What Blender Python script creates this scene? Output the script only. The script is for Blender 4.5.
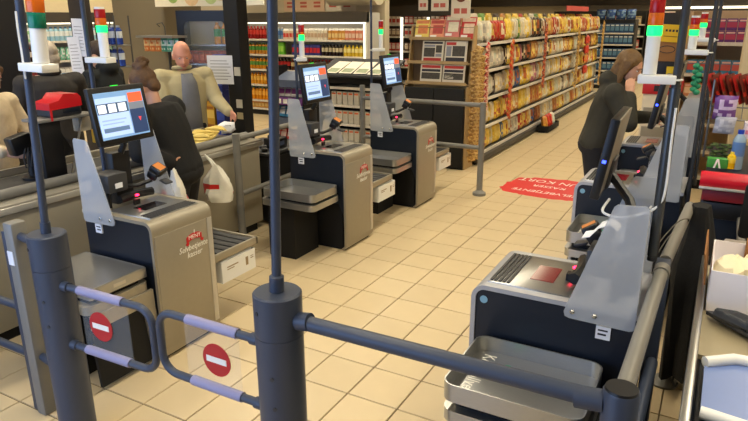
import bpy, bmesh, math, random
from mathutils import Vector, Matrix, noise
random.seed(11)
SC = bpy.context.scene
COL = SC.collection
PI = math.pi
for o in list(bpy.data.objects): bpy.data.objects.remove(o)

# ------------------------------------------------------------ camera
cam = bpy.data.objects.new('camera', bpy.data.cameras.new('camera'))
COL.objects.link(cam)
CR, CU, CF = Vector((.87499, .48412, -.00497)), Vector((-.13901, .26105, .95526)), Vector((-.46376, .83515, -.29571))
mw = Matrix((CR, CU, -CF)).transposed().to_4x4()
mw.translation = Vector((1.863, -4.608, 1.952))
cam.matrix_world = mw
cam.data.sensor_width = 36.0
cam.data.lens = 625.5 / 748 * 36.0
cam.data.clip_start = .05
SC.camera = cam

# ------------------------------------------------------------ world, view, light
w = bpy.data.worlds.new('world'); SC.world = w; w.use_nodes = True
w.node_tree.nodes['Background'].inputs[0].default_value = (.62, .78, 1.0, 1)
w.node_tree.nodes['Background'].inputs[1].default_value = .5
vs = SC.view_settings
vs.view_transform = 'Standard'; vs.look = 'None'; vs.gamma = 1.0; vs.use_curve_mapping = False
vs.exposure = 0.0
CEIL = 3.4
def area_light(name, loc, sx, sy, power, col, rot=(0, 0, 0), spread=PI):
    l = bpy.data.lights.new(name, 'AREA'); l.shape = 'RECTANGLE'; l.size = sx; l.size_y = sy
    l.energy = power; l.color = col; l.spread = spread
    o = bpy.data.objects.new(name, l); COL.objects.link(o); o.location = loc; o.rotation_euler = rot
    return o
WARM = (1.0, .90, .69)
TRACKS = [(-10.4, -2.5, 5.5), (-8.0, -4.5, 5.5), (-5.4, -4.5, 5.5), (-3.1, -5.0, 8.0), (-.2, -5.2, 6.0), (-.1, 6.5, 17.0), (2.5, -5.0, 6.0), (2.5, 6.5, 17), (-4.5, 9, 17)]
for i, (x, y0, y1) in enumerate(TRACKS):
    area_light('ceiling_lamp_light', (x, (y0 + y1) / 2, CEIL - .13), .22, y1 - y0, 11 * (y1 - y0), WARM, spread=2.5)
# daylight through the glazed shop front behind the photographer
area_light('daylight', (-2.6, -6.55, 1.6), 6.0, 2.3, 185, (.36, .56, 1.0), (PI / 2, 0, 0))

# ------------------------------------------------------------ helpers
def lin(c):
    return tuple(((v / 255) / 12.92 if v / 255 <= .04045 else ((v / 255 + .055) / 1.055) ** 2.4) for v in c)
MATS = {}
def mat(name, rgb=(200, 200, 200), rough=.5, metal=0.0, var=.06, scale=18.0, bump=0.0, emit=None, power=0.0, alpha=1.0,
        trans=0.0, coat=0.0, stretch=None, rnd=0.0, ior=1.45):
    """procedural material: base colour with a soft noise variation, optional relief, emission, glass"""
    if name in MATS: return MATS[name]
    m = bpy.data.materials.new(name); m.use_nodes = True; MATS[name] = m
    nt = m.node_tree; b = nt.nodes['Principled BSDF']
    c = lin(rgb)
    b.inputs['Roughness'].default_value = rough; b.inputs['Metallic'].default_value = metal
    b.inputs['IOR'].default_value = ior
    if coat: b.inputs['Coat Weight'].default_value = coat; b.inputs['Coat Roughness'].default_value = .12
    if trans: b.inputs['Transmission Weight'].default_value = trans
    if alpha < 1: b.inputs['Alpha'].default_value = alpha
    tc = nt.nodes.new('ShaderNodeTexCoord'); mp = nt.nodes.new('ShaderNodeMapping')
    nt.links.new(tc.outputs['Object'], mp.inputs['Vector'])
    if stretch: mp.inputs['Scale'].default_value = stretch
    nz = nt.nodes.new('ShaderNodeTexNoise'); nz.inputs['Scale'].default_value = scale; nz.inputs['Detail'].default_value = 4
    nt.links.new(mp.outputs[0], nz.inputs['Vector'])
    mx = nt.nodes.new('ShaderNodeMix'); mx.data_type = 'RGBA'
    mx.inputs['A'].default_value = tuple(v * (1 - var) for v in c) + (1,)
    mx.inputs['B'].default_value = tuple(min(1, v * (1 + var)) for v in c) + (1,)
    nt.links.new(nz.outputs['Fac'], mx.inputs['Factor'])
    last = mx.outputs['Result']
    if rnd:
        oi = nt.nodes.new('ShaderNodeObjectInfo'); hs = nt.nodes.new('ShaderNodeHueSaturation')
        mr = nt.nodes.new('ShaderNodeMapRange'); mr.inputs['To Min'].default_value = 1 - rnd; mr.inputs['To Max'].default_value = 1 + rnd
        nt.links.new(oi.outputs['Random'], mr.inputs['Value']); nt.links.new(mr.outputs[0], hs.inputs['Value'])
        nt.links.new(last, hs.inputs['Color']); last = hs.outputs['Color']
    nt.links.new(last, b.inputs['Base Color'])
    if bump:
        bp = nt.nodes.new('ShaderNodeBump'); bp.inputs['Strength'].default_value = bump; bp.inputs['Distance'].default_value = .01
        nt.links.new(nz.outputs['Fac'], bp.inputs['Height']); nt.links.new(bp.outputs[0], b.inputs['Normal'])
    if emit:
        b.inputs['Emission Color'].default_value = lin(emit) + (1,); b.inputs['Emission Strength'].default_value = power
    return m

class MB:
    """collects shapes into one mesh"""
    def __init__(s): s.v = []; s.f = []; s.m = []
    def add(s, v, f, m=0):
        k = len(s.v); s.v += [tuple(p) for p in v]; s.f += [tuple(i + k for i in q) for q in f]; s.m += [m] * len(f); return s
    def box(s, x0, x1, y0, y1, z0, z1, m=0, X=None):
        v = [Vector((x, y, z)) for z in (z0, z1) for y in (y0, y1) for x in (x0, x1)]
        if X is not None: v = [X @ p for p in v]
        return s.add(v, [(0, 2, 3, 1), (4, 5, 7, 6), (0, 1, 5, 4), (2, 6, 7, 3), (0, 4, 6, 2), (1, 3, 7, 5)], m)
    def rbox(s, x0, x1, y0, y1, z0, z1, r=.01, seg=2, m=0, X=None):
        x0, x1 = min(x0, x1), max(x0, x1); y0, y1 = min(y0, y1), max(y0, y1)
        bm = bmesh.new(); bmesh.ops.create_cube(bm, size=1)
        for p in bm.verts: p.co = Vector(((x0 + x1) / 2 + p.co.x * (x1 - x0), (y0 + y1) / 2 + p.co.y * (y1 - y0), (z0 + z1) / 2 + p.co.z * (z1 - z0)))
        r = min(r, .49 * min(x1 - x0, y1 - y0, z1 - z0))
        bmesh.ops.bevel(bm, geom=list(bm.edges), offset=r, segments=seg, affect='EDGES', profile=.5)
        bm.verts.index_update()
        v = [p.co.copy() for p in bm.verts]; f = [[q.index for q in t.verts] for t in bm.faces]; bm.free()
        if X is not None: v = [X @ p for p in v]
        return s.add(v, f, m)
    def vbox(s, x0, x1, y0, y1, z0, z1, r=.03, seg=4, m=0, floor=None):
        """box with rounded vertical edges; floor=t makes an open tray with walls t thick"""
        def loop(x0, x1, y0, y1, r):
            out = []
            for cx, cy, a in ((x1 - r, y1 - r, 0), (x0 + r, y1 - r, 90), (x0 + r, y0 + r, 180), (x1 - r, y0 + r, 270)):
                for i in range(seg + 1):
                    t = math.radians(a + 90 * i / seg); out.append((cx + r * math.cos(t), cy + r * math.sin(t)))
            return out
        L = loop(x0, x1, y0, y1, r); n = len(L)
        V = [(x, y, z0) for x, y in L] + [(x, y, z1) for x, y in L]
        F = [(i, (i + 1) % n, n + (i + 1) % n, n + i) for i in range(n)] + [tuple(range(n - 1, -1, -1))]
        if floor is None: F.append(tuple(range(n, 2 * n)))
        else:
            t = floor; I = loop(x0 + t, x1 - t, y0 + t, y1 - t, max(.002, r - t))
            V += [(x, y, z1) for x, y in I] + [(x, y, z0 + t) for x, y in I]
            for i in range(n):
                j = (i + 1) % n
                F.append((n + i, n + j, 2 * n + j, 2 * n + i)); F.append((2 * n + i, 2 * n + j, 3 * n + j, 3 * n + i))
            F.append(tuple(range(3 * n, 4 * n)))
        return s.add(V, F, m)
    def tube(s, pts, r, n=10, m=0, radii=None, cap=True, closed=False):
        pts = [Vector(p) for p in pts]; N = len(pts); V = []; F = []
        t = (pts[1] - pts[0]).normalized(); u = t.orthogonal().normalized(); pu = u
        for i, p in enumerate(pts):
            if closed: t = (pts[(i + 1) % N] - pts[i - 1]).normalized()
            elif i == 0: t = (pts[1] - pts[0]).normalized()
            elif i == N - 1: t = (pts[-1] - pts[-2]).normalized()
            else: t = ((pts[i + 1] - p).normalized() + (p - pts[i - 1]).normalized()).normalized()
            u = (pu - t * pu.dot(t)).normalized(); pu = u; w_ = t.cross(u)
            rr = radii[i] if radii else r
            for k in range(n):
                a = 2 * PI * k / n; V.append(p + (u * math.cos(a) + w_ * math.sin(a)) * rr)
        for i in range(N if closed else N - 1):
            for k in range(n):
                a, b = i * n + k, i * n + (k + 1) % n; c = ((i + 1) % N) * n
                F.append((a, b, c + (k + 1) % n, c + k))
        if cap and not closed: F.append(tuple(range(n - 1, -1, -1))); F.append(tuple(range((N - 1) * n, N * n)))
        return s.add(V, F, m)
    def lathe(s, prof, o=(0, 0, 0), n=14, m=0, ms=None, X=None):
        o = Vector(o); V = []; F = []; k0 = len(s.f)
        for r, z in prof:
            for k in range(n):
                a = 2 * PI * k / n; V.append(o + Vector((r * math.cos(a), r * math.sin(a), z)))
        if X is not None: V = [X @ p for p in V]
        for i in range(len(prof) - 1):
            for k in range(n): F.append((i * n + k, i * n + (k + 1) % n, (i + 1) * n + (k + 1) % n, (i + 1) * n + k))
        F.append(tuple(range(n - 1, -1, -1))); F.append(tuple(range((len(prof) - 1) * n, len(prof) * n)))
        s.add(V, F, m)
        if ms:
            for i, q in enumerate(ms[:len(prof) - 1]):
                for k in range(n): s.m[k0 + i * n + k] = q
            s.m[-2] = ms[0]; s.m[-1] = ms[-1]
        return s
    def prism(s, poly, a0, a1, ax='y', m=0, X=None):
        """polygon extruded along an axis: ax='y' takes (x,z) points, 'x' takes (y,z), 'z' takes (x,y)"""
        n = len(poly)
        def P(p, a): return Vector((p[0], a, p[1])) if ax == 'y' else Vector((a, p[0], p[1])) if ax == 'x' else Vector((p[0], p[1], a))
        V = [P(p, a0) for p in poly] + [P(p, a1) for p in poly]
        if X is not None: V = [X @ p for p in V]
        F = [(i, (i + 1) % n, n + (i + 1) % n, n + i) for i in range(n)] + [tuple(range(n - 1, -1, -1)), tuple(range(n, 2 * n))]
        return s.add(V, F, m)
    def ell(s, c, r, nu=14, nv=9, m=0, X=None):
        c = Vector(c)
        if not hasattr(r, '__len__'): r = (r, r, r)
        V = [c + Vector((0, 0, -r[2]))]
        for j in range(1, nv):
            b = -PI / 2 + PI * j / nv
            for i in range(nu):
                a = 2 * PI * i / nu; V.append(c + Vector((r[0] * math.cos(a) * math.cos(b), r[1] * math.sin(a) * math.cos(b), r[2] * math.sin(b))))
        V.append(c + Vector((0, 0, r[2]))); L = len(V) - 1
        F = [(0, 1 + (i + 1) % nu, 1 + i) for i in range(nu)]
        for j in range(nv - 2):
            for i in range(nu):
                a = 1 + j * nu; F.append((a + i, a + (i + 1) % nu, a + nu + (i + 1) % nu, a + nu + i))
        a = 1 + (nv - 2) * nu
        F += [(a + i, a + (i + 1) % nu, L) for i in range(nu)]
        if X is not None: V = [X @ p for p in V]
        return s.add(V, F, m)
    def cap2(s, a, b, ra, rb, n=12, m=0):
        a, b = Vector(a), Vector(b)
        s.tube([a, b], ra, n=n, radii=[ra, rb], m=m); s.ell(a, ra, n, 7, m); s.ell(b, rb, n, 7, m); return s
    def xf(s, X): s.v = [tuple(X @ Vector(p)) for p in s.v]; return s
    def mesh(s, name, mats, sharp=38):
        me = bpy.data.meshes.new(name); me.from_pydata(s.v, [], s.f)
        if not isinstance(mats, (list, tuple)): mats = [mats]
        for q in mats: me.materials.append(q)
        me.polygons.foreach_set('material_index', s.m); me.update()
        bm = bmesh.new(); bm.from_mesh(me); bmesh.ops.recalc_face_normals(bm, faces=list(bm.faces)); bm.to_mesh(me); bm.free()
        me.polygons.foreach_set('use_smooth', [True] * len(me.polygons))
        me.set_sharp_from_angle(angle=math.radians(sharp))
        return me
    def build(s, name, mats, parent=None, loc=None, rot=None):
        return link(name, s.mesh(name, mats), parent, loc, rot)

def link(name, data, parent=None, loc=None, rot=None):
    o = bpy.data.objects.new(name, data); COL.objects.link(o)
    if parent is not None: o.parent = parent
    if loc is not None: o.location = loc
    if rot is not None: o.rotation_euler = rot
    return o
def tag(o, label, cat=None, group=None, kind=None):
    if label: o['label'] = label
    if cat: o['category'] = cat
    if group: o['group'] = group
    if kind: o['kind'] = kind
    return o
def thing(name, label, cat, loc=(0, 0, 0), rz=0.0, group=None):
    o = link(name, None, None, loc, (0, 0, rz)); o.empty_display_size = .1
    return tag(o, label, cat, group)
def struct(o, label=None):
    o['kind'] = 'structure'
    if label: o['label'] = label
    return o
def dup(root, loc, rz=None, label=None, group=None):
    r = root.copy(); COL.objects.link(r); r.location = loc
    if rz is not None: r.rotation_euler = (0, 0, rz)
    if label: r['label'] = label
    if group: r['group'] = group
    for ch in root.children:
        c = ch.copy(); COL.objects.link(c); c.parent = r
        for g in ch.children:
            d = g.copy(); COL.objects.link(d); d.parent = c
    return r
def text(name, body, size, origin, right, up, material, parent=None, extrude=.0006, shear=0.0, align='CENTER', sx=1.0):
    cu = bpy.data.curves.new('t', 'FONT'); cu.body = body; cu.size = size; cu.extrude = extrude; cu.shear = shear
    cu.align_x = align; cu.align_y = 'CENTER'; cu.resolution_u = 2
    t = bpy.data.objects.new('t', cu); COL.objects.link(t)
    bpy.context.view_layer.update()
    me = bpy.data.meshes.new_from_object(t.evaluated_get(bpy.context.evaluated_depsgraph_get()))
    bpy.data.objects.remove(t); bpy.data.curves.remove(cu)
    right, up = Vector(right).normalized(), Vector(up).normalized(); nn = right.cross(up)
    X = Matrix((right * sx, up, nn)).transposed().to_4x4(); X.translation = Vector(origin)
    me.transform(X); me.materials.clear(); me.materials.append(material)
    return link(name, me, parent)
def arc(c, r, a0, a1, n=6):
    return [(c[0] + r * math.cos(math.radians(a0 + (a1 - a0) * i / n)), c[1] + r * math.sin(math.radians(a0 + (a1 - a0) * i / n))) for i in range(n + 1)]

# ------------------------------------------------------------ materials
STEEL = mat('brushed_steel', (172, 172, 170), .30, .85, .12, 9, stretch=(3, 90, 90))
SILVER = mat('silver_shell', (176, 178, 184), .38, .4, .03, 30)
SHELL = mat('champagne_metal', (158, 150, 132), .42, .35, .04, 30)
TOPM = mat('light_metal', (198, 194, 184), .33, .5, .04, 20)
NAVY = mat('navy_panel', (21, 28, 40), .38, 0, .08, 6)
BLACK = mat('black_plastic', (18, 18, 20), .42, 0, .1)
SOFTBLACK = mat('black_matte', (15, 15, 16), .75, 0, .15)
POST = mat('grey_blue_paint', (57, 65, 82), .42, .1, .05, 14)
POSTD = mat('grey_paint', (124, 122, 116), .45, .1, .06, 14)
SLEEVE = mat('lilac_plastic', (140, 138, 172), .4, 0, .04)
WHITE = mat('white_plastic', (232, 232, 228), .4, 0, .02)
PAPER = mat('white_paper', (226, 228, 234), .8, 0, .03)
FROST = mat('frosted_acrylic', (206, 210, 214), .4, 0, .02, alpha=.42)
CLEAR = mat('clear_acrylic', (240, 246, 248), .04, 0, 0, alpha=.05)
RED = mat('signal_red', (178, 18, 30), .4, 0, .04)
LOGOR = mat('logo_red', (196, 28, 34), .45, 0, .03)
WTXT = mat('white_print', (238, 236, 228), .6, 0, .01)
DTXT = mat('dark_print', (40, 40, 48), .6, 0, .01)
GREYTXT = mat('grey_print', (132, 134, 142), .7, 0, .01)
RUBBER = mat('rubber', (32, 32, 33), .8, 0, .1)
DARKGREY = mat('dark_grey_plastic', (52, 53, 56), .5, 0, .08)
CHROME = mat('polished_screw', (210, 210, 206), .2, 1, .02)
LEDR = mat('red_led', (255, 40, 70), .4, emit=(255, 30, 70), power=9)
REDGLASS = mat('scanner_glass', (96, 26, 32), .12, 0, .2, emit=(255, 20, 60), power=.06)
LEDB = mat('blue_led', (40, 60, 255), .4, emit=(50, 70, 255), power=7)
TILE = mat('floor_tile', (208, 188, 150), .3, 0, .05, 7, rnd=.035)
GROUT = mat('tile_grout', (104, 88, 62), .85, 0, .15, 40)
WALLB = mat('beige_wall', (206, 192, 164), .7, 0, .03, 3)
WALLG = mat('dark_bulkhead', (66, 60, 52), .7, 0, .06, 3)
CEILM = mat('ceiling_white', (176, 172, 164), .8, 0, .02, 5)
LAMP = mat('lamp_diffuser', (255, 246, 224), .5, emit=(255, 232, 190), power=3)

# ------------------------------------------------------------ the room
fl = struct(MB().box(-12, 3.9, -6.6, 18.4, -.06, -.006).build('floor', GROUT), 'beige square floor tiles with dark joints')
def tile_box(b, x, y, g=.0035):
    x0, x1, y0, y1 = x + g, x + .3 - g, y + g, y + .3 - g; e = .002
    V = [(x0, y0, -.006), (x1, y0, -.006), (x1, y1, -.006), (x0, y1, -.006), (x0 + e, y0 + e, 0), (x1 - e, y0 + e, 0), (x1 - e, y1 - e, 0), (x0 + e, y1 - e, 0)]
    b.add(V, [(4, 5, 6, 7), (0, 1, 5, 4), (1, 2, 6, 5), (2, 3, 7, 6), (3, 0, 4, 7)])
tb = MB(); tile_box(tb, 0, 0); tme = tb.mesh('floor_tile', TILE)
rest = MB()
for i in range(-40, 13):
    for j in range(-22, 61):
        if -6 <= i <= 5 and -12 <= j <= 12: link('floor_tile', tme, fl, (i * .3, j * .3, 0))
        else: tile_box(rest, i * .3, j * .3)
rest.build('floor_tile_field', TILE, fl)['kind'] = 'stuff'
struct(MB().box(-12.2, 4.1, -6.8, 18.6, CEIL, CEIL + .1).build('ceiling', CEILM))
struct(MB().box(-12.2, -12, -6.6, 18.4, 0, CEIL).build('wall_left', WALLB))
struct(MB().box(3.9, 4.1, -6.6, 18.4, 0, CEIL).build('wall_right', WALLB))
wf = struct(MB().box(-12.2, 4.1, 18.4, 18.6, 0, CEIL).build('wall_far', WALLB))
MB().box(-12, 3.9, 18.1, 18.4, 2.28, CEIL).build('bulkhead', WALLG, wf)
# shop front: sill, header and jambs round the glazing that lets the daylight in
fb = MB(); fb.box(-12.2, 4.1, -6.8, -6.6, 0, .35); fb.box(-12.2, 4.1, -6.8, -6.6, 2.85, CEIL)
for x in (-12.2, -5.9, .5): fb.box(x, x + .25, -6.8, -6.6, .35, 2.85)
fb.box(.75, 4.1, -6.8, -6.6, .35, 2.85)
struct(fb.build('wall_front', WALLG))
struct(MB().box(-5.65, .5, -6.72, -6.70, .35, 2.85).build('window_1', CLEAR))
struct(MB().box(-11.95, -5.9, -6.72, -6.70, .35, 2.85).build('window_2', CLEAR))
for (x, y0, y1) in TRACKS:
    t = thing('ceiling_lamp', 'long linear ceiling lamp above the shop floor', 'lamp', (x, (y0 + y1) / 2, CEIL), 0, 'linear ceiling lamps')
    h = (y1 - y0) / 2
    MB().box(-.13, .13, -h, h, -.09, 0).build('housing', WHITE, t)
    MB().box(-.11, .11, -h + .02, h - .02, -.115, -.09).build('diffuser', LAMP, t)
# ------------------------------------------------------------ self-service checkout terminals
def ui(col, p=1.0): return mat('screen_%d_%d_%d' % col, col, .3, emit=col, power=p, var=0)
UI_L, UI_B, UI_O, UI_G, UI_N, UI_W, UI_D = (172, 198, 232), (120, 160, 205), (228, 96, 60), (120, 128, 142), (44, 64, 104), (235, 242, 250), (66, 88, 120)
def terminal(name, label, xf, y0, side, flat_tray=False, frame_support=False, extra=0.0, mon_y=.255, mon_yaw=0.0, detail=True, depth=.58, group=None):
    """front panel at x=xf; side=-1 stands left of the corridor (body towards -x), +1 right of it"""
    s = side; W = .47; D = depth + extra
    t = thing(name, label, 'checkout', (xf, y0, 0), 0, group)
    x = lambda d: s * d
    # wrapped front and top shell
    out = [(0.0, .05)] + [(.0, .79)] + [(x(.06 - .06 * math.cos(math.radians(a))), .80 + .062 * math.sin(math.radians(a))) for a in range(0, 91, 15)] + [(x(D), .862)]
    inn = [(x(D), .842)] + [(x(.06 - .04 * math.cos(math.radians(a))), .80 + .042 * math.sin(math.radians(a))) for a in range(90, -1, -15)] + [(x(.02), .05)]
    low = [(x(.05 - .03 * math.cos(math.radians(a))), .05 - .03 * math.sin(math.radians(a))) for a in (0, 30, 60, 90)][1:] + [(x(.05 - .05 * math.cos(math.radians(a))), .05 - .05 * math.sin(math.radians(a))) for a in (90, 60, 30)]
    low = [(px, max(pz, .012)) for px, pz in low]
    MB().prism(out + inn + low, 0, W).build('shell', SHELL if s < 0 else SILVER, t)
    # dark side panels: navy above, black below, set in a little
    for ya, yb in ((.008, .024), (W - .024, W - .008)):
        pol = [(x(.02), .30), (x(.02), .80)] + [(x(.06 - .04 * math.cos(math.radians(a))), .80 + .042 * math.sin(math.radians(a))) for a in (30, 60, 90)] + [(x(D - .01), .842), (x(D - .01), .42), (x(.075), .42), (x(.05), .36)]
        MB().prism(pol, ya, yb).build('side_panel', NAVY, t)
        MB().box(x(.05), x(D - .02), ya + .012 if ya < .1 else ya - .012, yb + .012 if ya < .1 else yb - .012, .02, .425).build('lower_side_panel', SOFTBLACK, t)
    MB().box(x(D - .03), x(D - .01), .03, W - .03, .02, .842).build('back_panel', SOFTBLACK, t)
    MB().box(x(.03), x(D - .03), .03, W - .03, 0, .02).build('plinth', SOFTBLACK, t)
    fp = MB().rbox(x(-.004), x(.004), .012, W - .05, .075, .775, .003).build('front_panel', SHELL, t)
    MB().rbox(x(-.004), x(.004), W - .044, W - .004, .075, .775, .003).build('front_trim', TOPM, t)
    if s < 0:   # printed logo and words on the front, which faces the corridor
        lg = MB()
        a = [(.31 + .066 * math.sin(math.radians(q)) / math.sin(math.radians(34)), .655 + .115 * math.cos(math.radians(q)) - .09 + .0) for q in range(-34, 35, 8)]
        b = [(p[0] * 1.0, p[1] + .038) for p in a]
        lg.prism(a + b[::-1], .0042, .0062, 'x')
        lg.prism([(.243, .648), (.262, .652), (.262, .668), (.236, .664)], .0042, .0056, 'x'); lg.prism([(.377, .648), (.358, .652), (.358, .668), (.384, .664)], .0042, .0056, 'x')
        lo = lg.build('logo_ribbon', LOGOR, fp)
        text('logo_letters', 'MENY', .036, (.0065, .31, .694), (0, 1, 0), (0, 0, 1), WTXT, fp, sx=1.05)
        MB().tube([(.005, .31, .716), (.005, .313, .735)], .003, 6).build('logo_stem', WTXT, fp)
        text('lettering', 'Selvbetjente', .052, (.0048, .295, .632), (0, 1, 0), (0, 0, 1), WTXT, fp, shear=.25, sx=.92)
        text('lettering', 'kasser', .052, (.0048, .300, .588), (0, 1, 0), (0, 0, 1), WTXT, fp, shear=.25, sx=.92)
    # top: steel plate, grooved strip, scanner window and scanner bar with its red light
    MB().rbox(x(.055), x(.40), .045, W - .045, .855, .867, .004).build('scanner_plate', STEEL, t)
    g = MB()
    for q in range(5): g.box(x(.062 + q * .018), x(.074 + q * .018), .06, W - .06, .866, .871)
    g.build('grooved_strip', DARKGREY, t)
    MB().box(x(.21), x(.31), .15, W - .15, .866, .8695).build('scanner_window', REDGLASS if s > 0 else mat('dark_glass', (26, 22, 24), .08, 0, .05), t)
    bar = MB().tube([(x(.375 + .03 * math.cos(q)), .10 + .13 * (q + 1.0) , .905 + .012 * math.cos(q)) for q in (-.8, -.4, 0, .4, .8, 1.1)], .026, 8).build('scanner_bar', BLACK, t)
    MB().box(x(.365), x(.35), .2, .24, .868, .9).build('scanner_foot', BLACK, bar)
    MB().ell((x(.379), .245, .917), (.012, .014, .007)).build('scanner_light', LEDR, bar)
    # frosted side screens with screws and a sticker
    q = D - .02
    fx = [(x(q - .268), .825), (x(q - .262), .806), (x(q - .245), .80), (x(q - .02), .795), (x(q - .006), .80), (x(q), .815), (x(q), 1.28), (x(q - .012), 1.295), (x(q - .11), 1.29), (x(q - .122), 1.28)]
    for yy in (-.008, W + .002):
        fr = MB().prism(fx, yy, yy + .006).build('frosted_screen', FROST, t)
        if s > 0: MB().box(x(q), x(q - .006), yy + .006, yy + .045, .80, 1.29).build('screen_flange', FROST, fr)
        for dd in (.235, .15):
            MB().lathe([(.010, -.004), (.010, .002), (.006, .005)], n=10, X=Matrix.Translation((x(q - dd), yy - .001, .83)) @ Matrix.Rotation(PI / 2, 4, 'X')).build('screw', CHROME, fr)
    st = MB().box(x(q - .14), x(q - .085), -.0015, .0075, .735, .79).build('sticker', PAPER, t)
    lb = MB(); lb.box(x(q - .132), x(q - .095), -.0022, -.0015, .77, .777); lb.box(x(q - .132), x(q - .1), -.0022, -.0015, .752, .76); lb.build('sticker_print', DTXT, st)
    # column, receipt printer, card terminal on its arm
    MB().rbox(x(D - .115), x(D - .045), .17, .30, .862, 1.18, .008).build('column', BLACK, t)
    pr = MB().rbox(x(D - .23), x(D - .08), .03, .17, .975, 1.085, .01).build('receipt_printer', DARKGREY, t)
    MB().box(x(D - .234), x(D - .229), .075, .125, 1.0, 1.03).build('printer_label', PAPER, pr)
    MB().tube([(x(D - .12), .10, .862), (x(D - .12), .10, .98)], .018, 8).build('printer_leg', BLACK, t)
    MB().tube([(x(D - .1), .18, .97), (x(D - .2), .26, .975), (x(D - .25), .33, 1.0)], .013, 8).build('terminal_arm', BLACK, t)
    X = Matrix.Translation((x(D - .27), .365, 1.055)) @ Matrix.Rotation(s * -.55, 4, 'Y') @ Matrix.Rotation(.25, 4, 'Z')
    ct = MB(); ct.rbox(-.04, .04, -.045, .045, -.02, .03, .012, X=X); ct.rbox(-.035, .03, -.055, -.03, -.05, .0, .01, X=X)
    ct = ct.build('card_terminal', BLACK, t)
    MB().box(-.03, .03, -.03, .03, .0302, .032, X=X).build('terminal_display', mat('lcd_amber', (190, 120, 60), .3, emit=(190, 110, 50), power=.35), ct)
    kp = MB().rbox(-.03, .03, -.03, .03, -.006, .006, .005, X=Matrix.Translation((x(D - .31), .385, .985)) @ Matrix.Rotation(s * -.3, 4, 'Y')); kp.build('keypad_flap', DARKGREY, ct)
    # monitor
    mw_, mh = .40, .335
    X = Matrix.Translation((x(D - .13 - (.10 if s > 0 else 0)), mon_y, 1.405)) @ Matrix.Rotation(mon_yaw, 4, 'Z') @ Matrix.Rotation(s * .16, 4, 'Y')
    f = -s       # screen faces the corridor
    bz = MB().rbox(-.019, .019, -mw_ / 2, mw_ / 2, -mh / 2, mh / 2, .008, X=X).build('monitor', BLACK, t)
    MB().rbox(s * .019, s * .032, -.07, .07, -mh / 2 + .02, -.02, .005, X=X).build('monitor_back', DARKGREY, bz)
    if s > 0: MB().rbox(s * .012, s * .0195, -mw_ / 2 + .004, mw_ / 2 - .004, -mh / 2 + .02, mh / 2 + .001, .003, X=X).build('back_cover', mat('taupe_plastic', (132, 124, 108), .5, 0, .05), bz)
    MB().tube([X @ Vector((s * .03, 0, -.10)), Vector((x(D - .13), .245 + (mon_y - .245) * .6, 1.22)), Vector((x(D - .08), .245, 1.14))], .02, 8).build('monitor_arm', BLACK, t)
    if s < 0:
        def q_(name, y0, y1, z0, z1, c, p=.9, k=.0195):
            p *= .8
            return MB().box(f * (k - .0005), f * k, y0, y1, z0, z1, X=X).build(name, ui(c, p), bz)
        q_('screen', -.172, .172, -.135, .135, UI_B, .75)
        q_('screen_page', -.168, .05, -.12, .105, UI_L, .95, .0200)
        q_('screen_strip', -.168, .05, .012, .072, UI_D, .7, .0205)
        for k in range(3): q_('screen_icon', -.16 + k * .07, -.105 + k * .07, .018, .066, UI_W, .95, .0210)
        q_('screen_column', .058, .168, -.125, .02, UI_N, .7, .0200)
        q_('screen_header', .058, .168, .02, .06, UI_G, .7, .0200)
        q_('screen_button', .062, .166, .062, .118, UI_O, 1.0, .0205)
        q_('screen_line', -.15, .03, -.095, -.07, (92, 120, 160), .7, .0205)
        q_('screen_line', -.15, .02, -.03, -.022, (150, 178, 214), .8, .0205)
        q_('screen_line', -.15, .0, -.05, -.043, (150, 178, 214), .8, .0205)
        MB().prism([(.11, -.03), (.13, -.03), (.12, -.055)], f * .0200, f * .0208, 'x', X=X).build('screen_arrow', ui((235, 70, 70), .9), bz)
        MB().box(-.01, .01, -.02, .02, mh / 2 - .001, mh / 2 + .004, X=X).build('status_light', mat('green_led', (40, 220, 60), .4, emit=(40, 220, 60), power=1.2), bz)
    MB().box(-.007, .007, (mw_ / 2 - .001) if s < 0 else -mw_ / 2 - .003, (mw_ / 2 + .003) if s < 0 else -mw_ / 2 + .001, -.012, 0, X=X).build('power_light', LEDB, bz)
    # weighing tray on the near side with its carrier
    d0, d1 = (.05, .57)
    xa, xb = sorted((x(d0), x(d1)))
    if flat_tray:
        b = MB(); b.vbox(xa, xb, -.40, -.02, .545, .598, .012); b.vbox(xa + .004, xb - .004, -.396, -.024, .598, .604, .012, floor=.004)
        tr = b.build('weighing_platform', STEEL, t)
        MB().rbox(x(d0 - .001), x(d0 + .002), -.25, -.17, .563, .583, .001).build('badge', TOPM, tr)
    else:
        up = .04 if s > 0 else 0
        tr = MB().vbox(xa, xb, -.41 - up * .8, -.02 + up * .1, .535 + up * .8, .60 + up, .05, 5, floor=.006).build('weighing_tray', STEEL, t)
        if s > 0:
            text('lettering', 'Kontrollvekt', .078, (x(.118), -.225, .5738), (0, -1, 0), (1, 0, 0), WTXT, tr, .0003, sx=.86)
            MB().lathe([(.022, 0), (.022, .0006)], (x(.21), -.12, .5732), 16).build('green_mark', mat('green_print', (60, 170, 130), .6), tr)
    MB().vbox(xa + .03, xb - .03, -.38, -.05, .515, .568 if s > 0 else .536, .03).build('load_cell', SOFTBLACK, t)
    MB().vbox(xa - .005, xb + .005, -.425, -.012, .465, .515, .05, 5).build('tray_carrier', SHELL if frame_support else STEEL, t)
    MB().box(x(.28), x(D - .03), -.36, -.02, 0, .465).build('tray_support', SOFTBLACK, t)
    if frame_support:
        fr = MB()
        fr.prism([(-.42, .465), (-.01, .465), (.0, .05), (-.05, .05), (-.085, .385), (-.42, .385)], x(.03), x(.05), 'x')
        fr.build('support_frame', SHELL, t)
        MB().prism([(-.42, .39), (-.08, .39), (-.045, .03), (-.40, .03)], x(.05), x(.07), 'x').build('support_infill', SOFTBLACK, t)
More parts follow.
